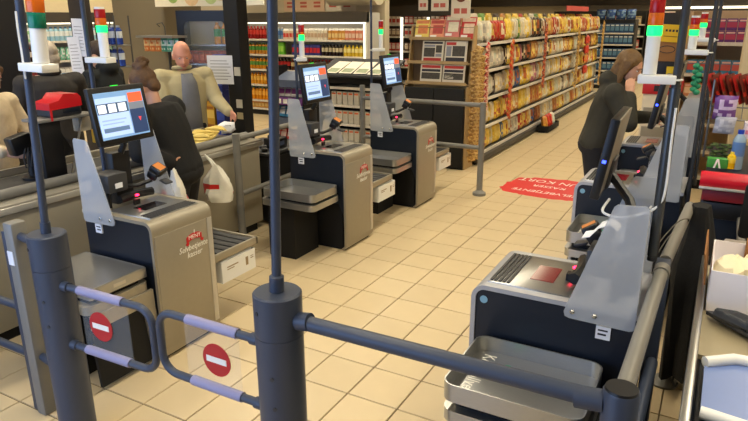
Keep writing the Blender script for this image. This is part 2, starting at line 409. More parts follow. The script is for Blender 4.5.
    # slatted packing shelf on the far side
    sh = MB().rbox(x(.03), x(.05), W + .006, W + .46, .44, .492, .004)
    sh.rbox(x(.53), x(.55), W + .006, W + .46, .44, .492, .004); sh.rbox(x(.03), x(.55), W + .44, W + .46, .44, .492, .004); sh.box(x(.05), x(.53), W + .006, W + .44, .445, .46)
    sh = sh.build('packing_shelf', SHELL, t)
    for k in range(6): MB().rbox(x(.05), x(.53), W + .015 + k * .071, W + .075 + k * .071, .46, .487, .006).build('slat', DARKGREY, sh)
    MB().rbox(x(.06), x(.11), W + .004, W + .034, 0, .44, .004).build('shelf_leg', TOPM, t)
    if s > 0:
        MB().lathe([(.017, 0), (.017, .002)], n=16, X=Matrix.Translation((x(.055), .0075, .795)) @ Matrix.Rotation(PI / 2, 4, 'X')).build('round_badge', mat('pale_blue_badge', (130, 176, 200), .4), t)
    return t
terminal('checkout_terminal', 'grey self-service checkout terminal with logo, nearest on the left side of the corridor', -.82, -2.33, -1, True, True)
terminal('checkout_terminal', 'grey self-service checkout terminal with logo, second on the left side of the corridor', -.82, -.27, -1)
terminal('checkout_terminal', 'grey self-service checkout terminal with logo, farthest on the left beside the floor railing', -.82, 1.17, -1)
terminal('checkout_terminal', 'self-service checkout terminal with lettered steel weighing tray, nearest on the right', 1.03, -2.25, 1, extra=.10, mon_y=.40, mon_yaw=.03)
terminal('checkout_terminal', 'self-service checkout terminal on the right, behind the frosted screen of the nearest', 1.045, -.27, 1, extra=.10, mon_y=.3)
terminal('checkout_terminal', 'self-service checkout terminal on the right where the woman in the dark coat stands', 1.09, 1.27, 1, extra=.06)

def bag_box(x, y, label, w=.34, h=.145):
    t = thing('bag_box', label, 'box', (x, y, .278))
    MB().vbox(-.1, 0, 0, w, 0, h, .006, 2, floor=.004).build('tray', WHITE, t)
    for u0, u1, v0, v1 in ((.05, .16, .095, .103), (.05, .12, .08, .086), (.235, .26, .05, .11), (.285, .315, .085, .09), (.285, .315, .10, .104)):
        MB().box(.0004, .0012, u0, u1, v0, v1).build('print', mat('tan_print', (150, 130, 96), .7), t)
    b = MB()
    for k in range(5): b.box(-.085 + k * .015, -.079 + k * .015, .02, w - .02, .006, h + .006 + .004 * (k % 2))
    b.build('folded_bags', WHITE, t)
    MB().box(-.09, -.07, w - .02, w + .012, .06, .15).build('hook', BLACK, t)
    return t
bag_box(-.845, -1.78, 'white box of bags hanging under the packing shelf of the nearest left terminal')
bag_box(-.845, .36, 'white box of bags between the second and third left terminals')
bag_box(-.845, 1.80, 'white box of bags beside the farthest left terminal, by the railing')

# ------------------------------------------------------------ signal towers on thin poles
L_R = mat('lens_red', (150, 20, 24), .25, 0, .08, emit=(200, 30, 20), power=.12)
L_O = mat('lens_amber', (196, 92, 20), .25, 0, .08, emit=(230, 110, 20), power=.15)
L_GD = mat('lens_green_unlit', (14, 110, 84), .25, 0, .08)
L_G = mat('lens_green_lit', (40, 255, 140), .3, emit=(10, 255, 100), power=1.7)
def tower(label, px, py, z0, tx, ty, zb, r=.031, pole_r=.017, lit=True, pole=POST, hs=(.13, .035, .037, .045), thick=None, yaw=0.0):
    t = thing('signal_tower', label, 'signal light', (px, py, z0))
    p = MB().tube([(0, 0, 0), (0, 0, 2.75 - z0)], pole_r, 12).build('pole', pole, t)
    MB().tube([(0, 0, 0), (0, 0, .05)], pole_r * 1.3, 12).build('collar', pole, p)
    if thick: MB().tube([(0, 0, .02), (0, 0, zb - z0 - .03)], thick, 12).build('sleeve', mat('glossy_grey', (70, 74, 78), .25, .4, .05), p)
    X = Matrix.Rotation(math.atan2(ty - py, tx - px), 4, 'Z'); L = math.hypot(tx - px, ty - py); z = zb - z0
    br = MB().rbox(.0, L + r * 1.4, -r * 1.25, r * 1.25, z - .016, z + .016, .004, X=X).build('bracket', WHITE, t)
    MB().tube([X @ Vector((pole_r * 1.35 * math.cos(a), pole_r * 1.35 * math.sin(a), z)) for a in [k * PI / 5 for k in range(10)]], .004, 6, closed=True).build('clip', WHITE, br)
    o = (tx - px, ty - py)
    z += .018; b = MB().lathe([(r * .9, 0), (r * .9, hs[0])], (o[0], o[1], z), 16).build('stem', WHITE, t); z += hs[0]
    for nm, m_, h in (('green_lens', L_G if lit else L_GD, hs[1]), ('amber_lens', L_O, hs[2]), ('red_lens', L_R, hs[3])):
        MB().lathe([(r * .96, 0), (r, .003), (r, h - .003), (r * .96, h)], (o[0], o[1], z), 16).build(nm, m_, t); z += h
    MB().lathe([(r * .9, 0), (r * .9, .012)], (o[0], o[1], z), 16).build('top_cap', WHITE, t)
    return t
T1 = tower('unlit signal tower on the blue-grey pole of the leftmost gate post', -.668, -3.03, 1.05, -.585, -3.02, 1.768, r=.034, lit=False, hs=(.135, .06, .06, .06))
tower('signal tower with lit green lens on the pole behind the nearest left terminal', -1.50, -2.06, .862, -1.37, -2.05, 1.715, pole_r=.014, hs=(.14, .04, .04, .05))
tower('signal tower with lit green lens on the pole behind the second left terminal', -1.46, -.02, .862, -1.42, .02, 1.60, r=.026, pole_r=.013, hs=(.14, .05, .02, .06))
tower('signal tower with lit green lens on the pole behind the farthest left terminal', -1.44, 1.30, .862, -1.38, 1.40, 1.62, r=.024, pole_r=.012, hs=(.14, .05, .02, .06))
tower('signal tower with lit green lens and big white bracket on the right-hand railing pole', 1.70, -1.985, 1.0, 1.605, -1.99, 1.722, r=.027, pole_r=.015, pole=DARKGREY, hs=(.14, .036, .045, .05), thick=.021)
tower('signal tower with lit green lens on the pole behind the second right terminal', 1.75, -.2, .55, 1.65, -.18, 1.735, r=.027, pole_r=.014, pole=DARKGREY, hs=(.08, .035, .03, .04))
tower('signal tower with lit green lens on the pole behind the farthest right terminal', 1.745, 1.3, .55, 1.64, 1.32, 1.76, r=.027, pole_r=.014, pole=DARKGREY, hs=(.08, .035, .03, .04))
def tilt(o, th): o.rotation_euler = Matrix.Rotation(th, 3, Vector((-.484, .875, 0))).to_euler()
lp = thing('lamp_pole', 'thin blue-grey pole rising from the middle gate post', 'pole', (.599, -3.03, 1.045))
MB().tube([(0, 0, 0), (0, 0, 1.7)], .017, 14).build('tube', POST, lp)
MB().lathe([(.026, 0), (.026, .055), (.02, .06)], n=14).build('collar', POST, lp)
tilt(lp, .036); tilt(T1, .05)

# ------------------------------------------------------------ gate posts, swing gates, railings
def gate_post(label, x, y, h, r):
    t = thing('gate_post', label, 'post', (x, y, 0))
    MB().lathe([(r, 0), (r, h - .16)], n=32).build('lower_tube', POST, t)
    MB().lathe([(r, h - .158), (r, h - .006), (r - .006, h)], n=32).build('upper_tube', POST, t)
    for z, a in ((h - .06, -1.9), (h - .30, -1.3), (h - .42, -1.25)):
        MB().lathe([(.008, 0), (.008, .004)], n=8, X=Matrix.Translation((math.cos(a) * (r - .001), math.sin(a) * (r - .001), z)) @ Matrix.Rotation(a + PI / 2, 4, 'Z') @ Matrix.Rotation(PI / 2, 4, 'X')).build('bolt', DARKGREY, t)
    return t
gate_post('thick blue-grey gate post at the left, carrying the unlit signal tower', -.668, -3.03, 1.05, .082)
gate_post('thick blue-grey gate post in the middle of the picture', .60, -3.03, 1.045, .086)
def gate(label, x0, s, z0, z1, L, disc_u, disc_z, yaw):
    t = thing('swing_gate', label, 'gate', (x0, -3.04, 0), yaw)
    R_ = .075; zt, zb = z1, z0; X = lambda u: s * u
    pts = [(0, zt), (L - R_, zt)] + [(L - R_ + R_ * math.sin(math.radians(a)), zt - R_ + R_ * math.cos(math.radians(a))) for a in range(15, 91, 15)] + \
          [(L - R_ + R_ * math.cos(math.radians(a)), zb + R_ - R_ * math.sin(math.radians(a))) for a in range(0, 91, 15)] + [(0, zb)]
    MB().tube([(X(u), 0, z) for u, z in pts], .0165, 12).build('tube_frame', POST, t)
    for z in (zt, zb):
        MB().tube([(X(.10), 0, z), (X(L - .16), 0, z)], .0205, 12).build('plastic_sleeve', SLEEVE, t)
        MB().tube([(X(0), 0, z), (X(.035), 0, z)], .023, 12).build('hinge_collar', POST, t)
    gl = MB().box(min(X(.10), X(L - .14)), max(X(.10), X(L - .14)), -.002, .002, zb, zt).build('pane', CLEAR, t)
    MB().lathe([(.069, -.0015), (.069, .0015)], n=36, X=Matrix.Translation((X(disc_u), -.004, disc_z)) @ Matrix.Rotation(PI / 2, 4, 'X')).build('no_entry_disc', RED, gl)
    MB().box(X(disc_u) - .05, X(disc_u) + .05, -.0072, -.005, disc_z - .0125, disc_z + .0125).build('white_bar', WTXT, gl)
gate('left swing gate with clear pane and red no-entry disc', -.59, 1, .525, .815, .53, .215, .665, .03)
gate('right swing gate with clear pane and red no-entry disc', .515, -1, .565, .835, .515, .215, .695, 0)

sp = thing('fence_post', 'flat dark grey fence post with white sticker behind the left gate post', 'post', (-.95, -2.98, 0))
MB().rbox(-.07, .0, -.04, .04, 0, 1.04, .012).build('upright', POSTD, sp)
MB().rbox(-.12, -.07, -.025, .025, 0, .985, .008).build('side_plate', POST, sp)
MB().box(-.062, -.02, -.0425, -.04, .83, .90).build('sticker', PAPER, sp)
for z in (.58, .32): MB().tube([(-.12, 0, z), (-.82, 0, z)], .02, 12).build('rail', POST, sp)
MB().rbox(-.85, -.79, -.03, .03, 0, .66, .01).build('end_post', POSTD, sp)
for z in (.97, .33): MB().tube([(0, 0, z), (.22, -.04, z)], .02, 10).build('connector', POST, sp)

rp = thing('railing', 'grey tube railing from the middle gate post along the right-hand terminals', 'railing', (1.735, -3.03, 0))
MB().lathe([(.047, 0), (.047, 1.0), (.045, 1.005)], n=24).build('corner_post', POST, rp)
MB().lathe([(.044, 1.005), (.042, 1.012)], n=24).build('post_cap', BLACK, rp)
MB().tube([(-1.05, 0, .95), (-.04, 0, .958)], .027, 16).build('cross_rail', POST, rp)
for a, b in ((-1.05, -1.0), (-.115, -.04)): MB().tube([(a, 0, .95), (b, 0, .957)], .032, 16).build('rail_collar', POST, rp)
MB().tube([(0, .04, .965), (.01, .98, .985)], .0255, 16).build('side_rail', POSTD, rp)
MB().tube([(.012, 1.1, .985), (.055, 1.95, 1.0)], .0255, 16).build('side_rail', POSTD, rp)
MB().tube([(.015, .05, .55), (.02, .98, .58)], .024, 14).build('lower_rail', POST, rp)
MB().tube([(.01, .94, .985), (.01, 1.0, .985)], .031, 16).build('rail_collar', POSTD, rp)
MB().rbox(-.020, .036, 1.0, 1.10, 0, 1.0, .008).build('flat_post', POST, rp)
MB().tube([(.055, 1.86, .03), (.055, 1.86, .98)], .024, 14).build('rear_post', DARKGREY, rp)
MB().lathe([(.075, 0), (.075, .012), (.05, .03), (.03, .045)], (.055, 1.86, 0), 20).build('foot', POSTD, rp)

fr = thing('floor_railing', 'short floor railing with two bars beside the farthest left terminal', 'railing', (-.43, 2.0, 0))
MB().tube([(0, 0, .02), (0, 0, 1.05)], .034, 16).build('upright', POSTD, fr)
MB().lathe([(.075, 0), (.075, .03), (.05, .045), (.036, .06)], n=20).build('foot', POSTD, fr)
for z in (1.02, .545):
    MB().tube([(-.02, 0, z), (-1.55, 0, z)], .026, 12).build('bar', POSTD, fr)
MB().tube([(-1.53, 0, .02), (-1.53, 0, 1.17)], .032, 14).build('upright', POSTD, fr)
lr = thing('lane_railing', 'grey tube railing between the staffed lane and the left terminals', 'railing', (-1.755, -.53, 0))
MB().tube([(0, 0, 0), (0, 0, 1.0)], .033, 16).build('upright', POSTD, lr)
for z in (.955, .46): MB().tube([(0, .03, z), (-.04, 1.05, z)], .024, 12).build('bar', POSTD, lr)
MB().tube([(-.04, 1.06, 0), (-.04, 1.06, 1.0)], .03, 14).build('upright', POSTD, lr)
# ------------------------------------------------------------ floor sticker
sk = thing('floor_sticker', 'ragged red floor sticker with white lettering in the corridor', 'sticker', (.20, 2.66, 0))
pts = []
for k in range(72):
    a = 2 * PI * k / 72
    n_ = noise.noise(Vector((math.cos(a) * 2.2, math.sin(a) * 2.2, 3.1))) * .12 + noise.noise(Vector((math.cos(a) * 7, math.sin(a) * 7, 1.1))) * .07
    q = abs(math.cos(a)) ** 1.0
    pts.append(((.55 + n_) * math.copysign(abs(math.cos(a)) ** .75, math.cos(a)), (.46 + n_ * .7) * math.copysign(abs(math.sin(a)) ** .8, math.sin(a))))
MB().prism(pts, .0004, .0014, 'z').build('vinyl', mat('sticker_red', (206, 42, 42), .5, 0, .06, 14), sk)
for body, yy, sz, sx_ in (('SELVBETJENTE', -.215, .125, .95), ('KASSER', .045, .125, .95), ('KUN KORT', .275, .185, .9)):
    text('lettering', body, sz, (.0, yy, .0019), (-1, .06, 0), (0, -1, 0), WTXT, sk, .0003, shear=.15, sx=sx_)

# ------------------------------------------------------------ staffed lane on the left
CTR = mat('counter_beige', (158, 150, 130), .5, .1, .05, 6)
CTOP = mat('counter_top_grey', (150, 144, 130), .35, .2, .06, 10)
BELT = mat('conveyor_belt', (58, 56, 54), .7, 0, .1, 30)
ln = thing('checkout_counter', 'long beige checkout counter of the staffed lane behind the left terminals', 'counter', (-2.2, -2.0, 0))
MB().rbox(-.36, .34, -2.2, 1.9, .08, .845, .012).build('body', CTR, ln)
MB().box(-.32, .30, -2.15, 1.85, 0, .08).build('plinth', SOFTBLACK, ln)
MB().rbox(-.38, .36, -2.2, 1.92, .845, .872, .008).build('top', CTOP, ln)
MB().box(-.30, .10, -2.1, 1.2, .872, .876).build('conveyor_belt', BELT, ln)
MB().tube([(.225, -2.15, .905), (.225, 1.86, .905)], .034, 12).build('bumper_tube', POSTD, ln)
MB().rbox(.15, .19, -2.15, 1.86, .872, .90, .006).build('dark_channel', RUBBER, ln)
MB().rbox(-.38, -.345, -2.2, 1.92, .872, .925, .008).build('rear_ledge', CTOP, ln)
MB().rbox(.345, .37, -2.2, 1.92, .815, .858, .006).build('edge_strip', TOPM, ln)
ps = thing('register_stand', 'black register stand with a shelf on the staffed counter', 'stand', (-2.12, -1.93, .879))
MB().rbox(-.06, .06, -.16, .0, 0, .415, .01).build('column', BLACK, ps)
MB().rbox(-.09, .09, -.18, .26, .415, .435, .006).build('shelf', POSTD, ps)
MB().tube([(.0, .22, .415), (.02, .13, .22), (.03, .05, .03)], .008, 8).build('strut', STEEL, ps)
MB().rbox(-.02, .02, .02, .09, .24, .39, .006, X=Matrix.Rotation(.3, 4, 'X')).build('paper_tray', WHITE, ps)
MB().rbox(-.03, .03, .06, .16, .13, .30, .008, X=Matrix.Rotation(.45, 4, 'X')).build('handset', BLACK, ps)
MB().rbox(-.07, .0, .18, .28, .30, .41, .006).build('side_box', mat('pale_card', (186, 178, 160), .7), ps)
MB().rbox(-.03, .02, .29, .36, .20, .30, .006).build('yellow_pad', mat('yellow_label', (214, 168, 44), .6), ps)
rp_ = thing('receipt_printer', 'receipt printer with bright red cover on the register stand shelf', 'printer', (-2.12, -1.93, 1.317))
MB().rbox(-.085, .085, -.07, .16, 0, .075, .012).build('case', DARKGREY, rp_)
MB().prism([(-.085, .05), (.162, .06), (.158, .12), (.135, .145), (.03, .15), (-.01, .11), (-.085, .095)], -.09, .091, 'x').build('red_cover', mat('gloss_red', (206, 24, 34), .3, 0, .05, coat=.4), rp_)
MB().rbox(.086, .09, .01, .14, .02, .06, .002).build('paper_slot', NAVY, rp_)
MB().box(.088, .092, -.085, -.07, -.02, .09).build('red_strap', MATS['gloss_red'], rp_)
kb = thing('card_reader', 'black card reader on a stalk at the near end of the staffed counter', 'card reader', (-2.3, -2.03, .879))
MB().lathe([(.075, 0), (.075, .012), (.05, .025)], n=18).build('base', BLACK, kb)
MB().tube([(0, 0, .01), (0, 0, .26)], .03, 10).build('stalk', BLACK, kb)
MB().rbox(-.04, .05, -.09, .06, .20, .33, .015, X=Matrix.Rotation(.2, 4, 'X')).build('head', BLACK, kb)
for k in range(4): MB().tube([(.04, -.05 + k * .02, .24), (.08, -.10 + k * .03, .17), (.06, -.08 + k * .02, .10)], .006, 6).build('cable', DARKGREY, kb)

BAN = mat('banana_yellow', (226, 200, 108), .5, 0, .1, 12)
BANT = mat('banana_tip', (96, 78, 40), .7)
def banana_mesh():
    b = MB(); P = [(-.09 + .18 * i / 8, .035 * math.sin(PI * i / 8), 0) for i in range(9)]
    b.tube(P, .016, 7, 0, radii=[.006, .012, .016, .018, .018, .018, .016, .011, .004])
    b.tube([(-.09, 0, 0), (-.115, -.012, .004)], .005, 6, 1); return b.mesh('banana', [BAN, BANT])
bme = banana_mesh()
for i, (x, y, rz, lab) in enumerate(((-2.10, -.62, .5, 'bunch of yellow bananas at the near corner of the staffed counter'), (-2.22, -.45, 1.3, 'bunch of bananas in the middle of the pile by the old man'),
                                   (-2.26, -.26, .2, 'bunch of bananas at the far end of the pile on the staffed counter'), (-2.34, -.60, 2.1, 'bunch of bananas behind the near bunch on the staffed counter'))):
    t = thing('banana_bunch', lab, 'bananas', (x, y, .876), rz)
    for k in range(5):
        link('banana', bme, t, (.0, -.07 + k * .033, .058 + .012 * (2 - abs(k - 2))), (.5 * (k - 2), 0, .12 * (k - 2)))
wp = thing('paper_bag', 'crumpled white paper bag beside the bananas', 'bag', (-2.28, -.06, .892), .4)
b = MB(); b.ell((0, 0, .05), (.09, .06, .055), 12, 8)
b.v = [tuple(Vector(p) + Vector((1, 1, .6)) * noise.noise(Vector(p) * 22) * .03) for p in b.v]; b.build('sheet', PAPER, wp)

def carrier_bag(label, x, y, z, h, rz, sway, tie):
    """hanging white plastic bag with a red printed swoosh"""
    t = thing('carrier_bag', label, 'plastic bag', (x, y, z), rz)
    n, rows = 18, 9; V = []; F = []
    for j in range(rows):
        f = j / (rows - 1)
        wx = .022 + .10 * math.sin(min(1, f * 1.6) * PI / 2) - .05 * max(0, f - .7)
        wy = .02 + .06 * min(1, 1.4 * f) - .05 * max(0, f - .8)
        for i in range(n):
            a = 2 * PI * i / n; k = 1 + .45 * noise.noise(Vector((math.cos(a) * 1.6, math.sin(a) * 1.6, f * 3 + x * 7)))
            V.append((wx * math.cos(a) * k + sway * f, wy * math.sin(a) * k, h * (1 - f)))
    for j in range(rows - 1):
        for i in range(n): F.append((j * n + i, j * n + (i + 1) % n, (j + 1) * n + (i + 1) % n, (j + 1) * n + i))
    F.append(tuple(range((rows - 1) * n, rows * n)))
    b = MB().add(V, F)
    for k, (j0, j1) in enumerate(((4, 7),)):
        for j in range(j0, j1):
            for i in range(n):
                if (i + 3 * j) % n < 8: b.m[j * n + i] = 1
    b.build('film', [mat('bag_white', (228, 224, 210), .35, 0, .06, 25, bump=.3), mat('bag_red', (196, 40, 34), .35, 0, .06, 25)], t)
    q = Matrix.Rotation(-rz, 3, 'Z') @ (Vector(tie) - Vector((x, y, z)))
    for s in (-1, 1): MB().tube([(s * .012, 0, h - .02), Vector((s * .014, 0, h)).lerp(q, .5), q], .009, 6, radii=[.013, .009, .006]).build('handle', MATS['bag_white'], t)
carrier_bag('white and red carrier bag hanging on the counter edge right of the bun-haired woman', -1.69, -.87, .50, .30, .5, .02, (-1.80, -.87, .88))
carrier_bag('white and red carrier bag between nearest left terminal and the woman in black', -1.50, -1.50, .62, .30, -.4, -.02, (-1.51, -1.49, .95))

cb = thing('cabinet', 'low black cabinet behind the second left terminal', 'cabinet', (-2.14, .33, 0))
MB().rbox(-.28, .28, -.32, .32, .03, .69, .008).build('body', SOFTBLACK, cb)
MB().rbox(-.30, .30, -.34, .34, .69, .715, .006).build('top', DARKGREY, cb)
MB().box(.281, .286, -.29, .29, .08, .66).build('door', BLACK, cb)
MB().rbox(.286, .30, .2, .22, .35, .5, .004).build('handle', CHROME, cb)
t = thing('paper_stack', 'stack of white paper on the low black cabinet', 'paper', (-2.20, .12, .715), .3)
for k in range(5): MB().box(-.06, .06, -.05, .05, k * .018, k * .018 + .016, X=Matrix.Rotation(.12 * (k % 3 - 1), 4, 'Z')).build('sheet_bundle', PAPER, t)
t = thing('card_printer', 'small black label printer on the low black cabinet', 'printer', (-1.98, .30, .715), .1)
MB().rbox(-.08, .08, -.1, .1, 0, .10, .015).build('case', BLACK, t); MB().rbox(-.05, .05, -.07, .03, .10, .13, .01).build('lid', DARKGREY, t)
MB().box(.081, .084, -.05, .03, .03, .07).build('screen', mat('blue_grey_lcd', (84, 98, 130), .3), t)
t = thing('desk_mouse', 'black hand scanner lying on the low black cabinet', 'scanner', (-1.95, .08, .715), .8)
MB().rbox(-.03, .03, -.06, .05, 0, .035, .014).build('grip', BLACK, t); MB().rbox(-.035, .035, .03, .08, .01, .05, .014).build('head', DARKGREY, t)

# ------------------------------------------------------------ staffed lane on the right
rl = thing('checkout_counter', 'checkout counter with steel edge at the right border of the picture', 'counter', (1.885, -2.9, 0))
MB().rbox(.03, .9, -.5, 1.42, .05, .82, .01).build('body', NAVY, rl)
MB().box(.02, .9, .5, 1.42, .82, .838).build('top', mat('counter_tan', (160, 148, 120), .45, .1, .05), rl)
MB().rbox(-.006, .022, -.5, 1.42, .80, .885, .005).build('steel_edge', STEEL, rl)
fl_ = thing('belt_flap', 'flap with painted-in blue sky reflection and white rounded edges on the right checkout counter', 'tray', (1.93, -2.88, .846))
MB().prism([(0, .08), (.7, .0), (.7, .42), (.12, .425), (0, .355)], 0, .02, 'z').build('plate', mat('sky_tint_panel', (112, 134, 190), .35, 0, .03), fl_)  # blue of the reflected sky is put into the plate's colour
MB().tube([(.0, .36, .03), (.08, .42, .032), (.14, .43, .03), (.7, .42, .03)], .019, 10).build('far_edge', WHITE, fl_)
MB().tube([(.0, .07, .02), (.16, .05, .018), (.7, .0, .018)], .019, 10).build('near_edge', WHITE, fl_)
bx = thing('carton', 'open white carton on the right checkout counter', 'box', (1.915, -2.02, .84))
MB().vbox(.0, .42, .0, .40, 0, .17, .004, 1, floor=.005).build('tray', mat('white_card', (244, 240, 246), .7, 0, .02), bx)
MB().box(-.006, .0, .02, .36, .10, .225, X=Matrix.Translation((-.0, 0, 0)) @ Matrix.Rotation(-.12, 4, 'Y')).build('brown_flap', mat('brown_card', (150, 104, 58), .8), bx)
b = MB()
for k in range(7): b.ell((.06 + .05 * k, .12 + .05 * (k % 3), .13), (.06, .07, .06), 10, 7)
b.v = [tuple(Vector(p) + Vector((0, 0, 1)) * noise.noise(Vector(p) * 18) * .03) for p in b.v]
b.build('tissue_paper', mat('cream_tissue', (240, 230, 196), .8, 0, .05), bx)
MB().box(.12, .16, .34, .39, .1, .2).build('inner_flap', MATS['brown_card'], bx)
pb = thing('plastic_bag_roll', 'dark grey rolled plastic sheet lying before the white carton', 'plastic sheet', (2.01, -2.22, .852))
b = MB(); b.tube([(-.06, .10, .03), (.0, .06, .035), (.08, .02, .035), (.16, -.06, .03), (.4, -.12, .03)], .03, 10, radii=[.018, .03, .034, .032, .03])
b.prism([(-.09, .14), (.0, .16), (.10, .10), (.2, .0), (.18, -.06), (.06, -.02), (-.01, .05)], 0, .016, 'z')
b.v = [tuple(Vector(p) + Vector((.6, .6, .5)) * noise.noise(Vector(p) * 40) * .012) for p in b.v]
b.build('sheet', mat('grey_film', (58, 60, 64), .25, 0, .2, 40, bump=.5), pb)
r2 = thing('register_cabinet', 'dark register cabinet with thick red front roll at the right border', 'cabinet', (1.83, -.52, 0))
MB().rbox(0, .95, 0, 1.1, .04, 1.055, .01).build('body', NAVY, r2)
MB().tube([(-.02, -.03, 1.03), (.95, -.03, 1.03)], .052, 18).build('red_roll', mat('roll_red', (198, 22, 44), .3, 0, .04, coat=.3), r2)
MB().rbox(.0, .95, -.05, .0, .91, .975, .006).build('red_shelf_edge', mat('dark_red', (128, 24, 36), .5), r2)
MB().rbox(.01, .95, -.035, .0, .80, .90, .006).build('drawer', BLACK, r2)
MB().rbox(-.02, .95, -.09, .03, .985, 1.0, .004).build('shelf', TOPM, r2)
MB().rbox(.14, .5, -.55, -.49, .80, .835, .01).build('white_rail', TOPM, r2)
MB().rbox(.2, .24, -.49, .0, .79, .83, .01).build('rail_bracket', POSTD, r2)
ch = thing('chair_back', 'black curved chair back at the right border of the picture', 'chair', (2.12, -1.12, 0))
MB().rbox(-.10, .25, -.02, .02, .88, 1.16, .02, 3, X=Matrix.Rotation(.0, 4, 'X')).build('backrest', SOFTBLACK, ch)
MB().tube([(.08, 0, .9), (.08, .05, .55), (.08, .16, .46)], .018, 8).build('back_bar', BLACK, ch)
MB().rbox(-.14, .30, .03, .42, .44, .49, .03, 3).build('seat', SOFTBLACK, ch)
MB().tube([(.08, .22, .02), (.08, .22, .45)], .03, 10).build('column', BLACK, ch)
for k in range(5): MB().tube([(.08, .22, .06), (.08 + .24 * math.cos(k * 1.257), .22 + .24 * math.sin(k * 1.257), .03)], .018, 8).build('leg', BLACK, ch)

# small goods on the register cabinet
def soft_pack(nm, label, w, h, d, c1, c2, loc, rot, cat='package', group=None):
    t = link(nm, pack_mesh(w, h, d, c1, c2), None, loc, rot); return tag(t, label, cat, group)
PK = {}
def pack_mesh(w, h, d, c1, c2, seed=0):
    """pillow-shaped foil bag: crimped flat ends, bulging middle, coloured label patch"""
    key = ('bag', w, h, d, c1, c2, seed)
    if key in PK: return PK[key]
    nx, nz = 5, 7; b = MB(); V = []; F = []; mi = []
    for sgn in (-1, 1):
        for j in range(nz + 1):
            for i in range(nx + 1):
                u, v = i / nx * 2 - 1, j / nz * 2 - 1
                k = (1 - abs(u) ** 4) * (1 - abs(v) ** 6) ** .7
                wob = noise.noise(Vector((u * 2 + seed, v * 2, sgn * 3 + seed))) * .16
                V.append((u * w / 2 * (1 - .05 * (1 - v * v)), sgn * d / 2 * max(0, k) * (1 + wob), h / 2 * (1 + v)))
    o = (nx + 1) * (nz + 1)
    for sgn in (0, 1):
        for j in range(nz):
            for i in range(nx):
                a = sgn * o + j * (nx + 1) + i
                F.append((a, a + 1, a + nx + 2, a + nx + 1)); mi.append(1 if noise.noise(Vector((i * .9 + seed * 5.3, j * .8 + sgn * 9, seed * 2.7))) > .02 and 0 < j < nz - 1 else 0)
    b.add(V, F); b.m = mi
    col = lambda c: mat('foil_%d_%d_%d' % c, c, .36, .0, .42, 26, bump=.15, rnd=.16)
    PK[key] = b.mesh('foil_bag', [col(c1), col(c2)], 60); return PK[key]
RK = thing('wire_rack', 'wire rack of sweets tilted on the register cabinet', 'rack', (1.80, -.02, 1.06))
b = MB()
for (x, y) in ((0, 0), (.5, 0), (0, .25), (.5, .25)): b.tube([(x, y, 0), (x, y, .50)], .006, 6)
for z in (.26, .34): b.tube([(0, -.06, z), (.5, -.06, z), (.5, .25, z + .14), (0, .25, z + .14)], .005, 6, closed=True)
for k in range(9): b.tube([(.06 * k, -.06, .26), (.06 * k, .25, .40)], .0035, 5)
b.tube([(0, .25, .50), (.5, .25, .50)], .006, 6); b.build('wire_frame', mat('grey_wire', (120, 120, 118), .35, .8, .03), RK)
for k in range(9):
    soft_pack('sweet_bag', 'red and brown sweet bag standing in a row in the wire rack', .13, .19, .02, (150, 26, 24) if k % 2 == 0 else (96, 40, 30), (120, 70, 50) if k % 2 == 0 else (180, 50, 36),
              (1.83 + .038 * k, .09, 1.41), (-.35, -.1, 1.15), 'sweets', 'sweet bags in the wire rack')
for k in range(4):
    soft_pack('orange_sweet_bag', 'orange sweet bag at the right end of the wire rack', .14, .17, .035, (208, 120, 52), (232, 196, 150), (2.13 + .035 * k, .06, 1.36), (-.3, .1, 1.1), 'sweets', 'orange sweet bags in the wire rack')
soft_pack('purple_bag', 'purple and white bag of sweets hanging on the wire rack', .13, .15, .05, (118, 74, 140), (206, 186, 214), (1.88, -.13, 1.33), (.15, 0, .1), 'sweets')
soft_pack('grey_pouch', 'pale grey pouch under the purple bag of sweets', .12, .11, .04, (170, 170, 186), (196, 196, 206), (1.89, -.14, 1.24), (.1, .05, .15), 'package')
t = thing('sweet_carton', 'white and pink carton of sweets at the right of the purple bag', 'box', (2.0, -.16, 1.22)); MB().rbox(0, .18, 0, .1, 0, .10, .003).build('box', mat('pale_pink_card', (222, 210, 218), .6), t)
MB().box(.01, .17, -.001, .0, .03, .055).build('pink_band', mat('pink_print', (214, 128, 152), .6), t)
t = thing('gum_display', 'small green and white carton on the register cabinet', 'box', (1.83, -.46, 1.085)); MB().rbox(0, .11, 0, .06, 0, .055, .003).build('box', mat('leaf_green', (58, 142, 52), .5, 0, .2, 60), t)
b = MB(); b.prism([(.035, .0), (.05, .055), (.062, .055), (.076, .0), (.066, .0), (.056, .04), (.046, .0)], -.0012, -.0002, 'y'); b.build('white_mark', WTXT, t)
def bottle_mesh(nm, r, h, cb_, cl, cc, lab=(.35, .7), neck=.42, glossy=.15, n=12):
    key = ('bt', r, h, cb_, cl, cc, lab)
    if key in PK: return PK[key]
    c = lambda q, ro: mat('prod_%d_%d_%d' % q, q, ro, 0, .05, 20)
    pr_ = [(r * .85, 0), (r, .02 * h), (r, lab[0] * h), (r * 1.012, lab[0] * h + .0005), (r * 1.012, lab[1] * h), (r, lab[1] * h + .0005), (r, .74 * h), (r * .8, .82 * h), (r * neck, .9 * h), (r * neck * 1.15, .905 * h), (r * neck * 1.15, h)]
    PK[key] = MB().lathe(pr_, n=n, ms=[0, 0, 0, 1, 1, 0, 0, 0, 0, 2, 2]).mesh(nm, [c(cb_, glossy), c(cl, .45), c(cc, .4)]); return PK[key]
tag(link('water_bottle', bottle_mesh('water_bottle', .035, .24, (150, 176, 200), (92, 130, 190), (30, 70, 190)), None, (1.985, -.30, 1.056)), 'clear water bottle with blue cap on the register cabinet', 'bottle')
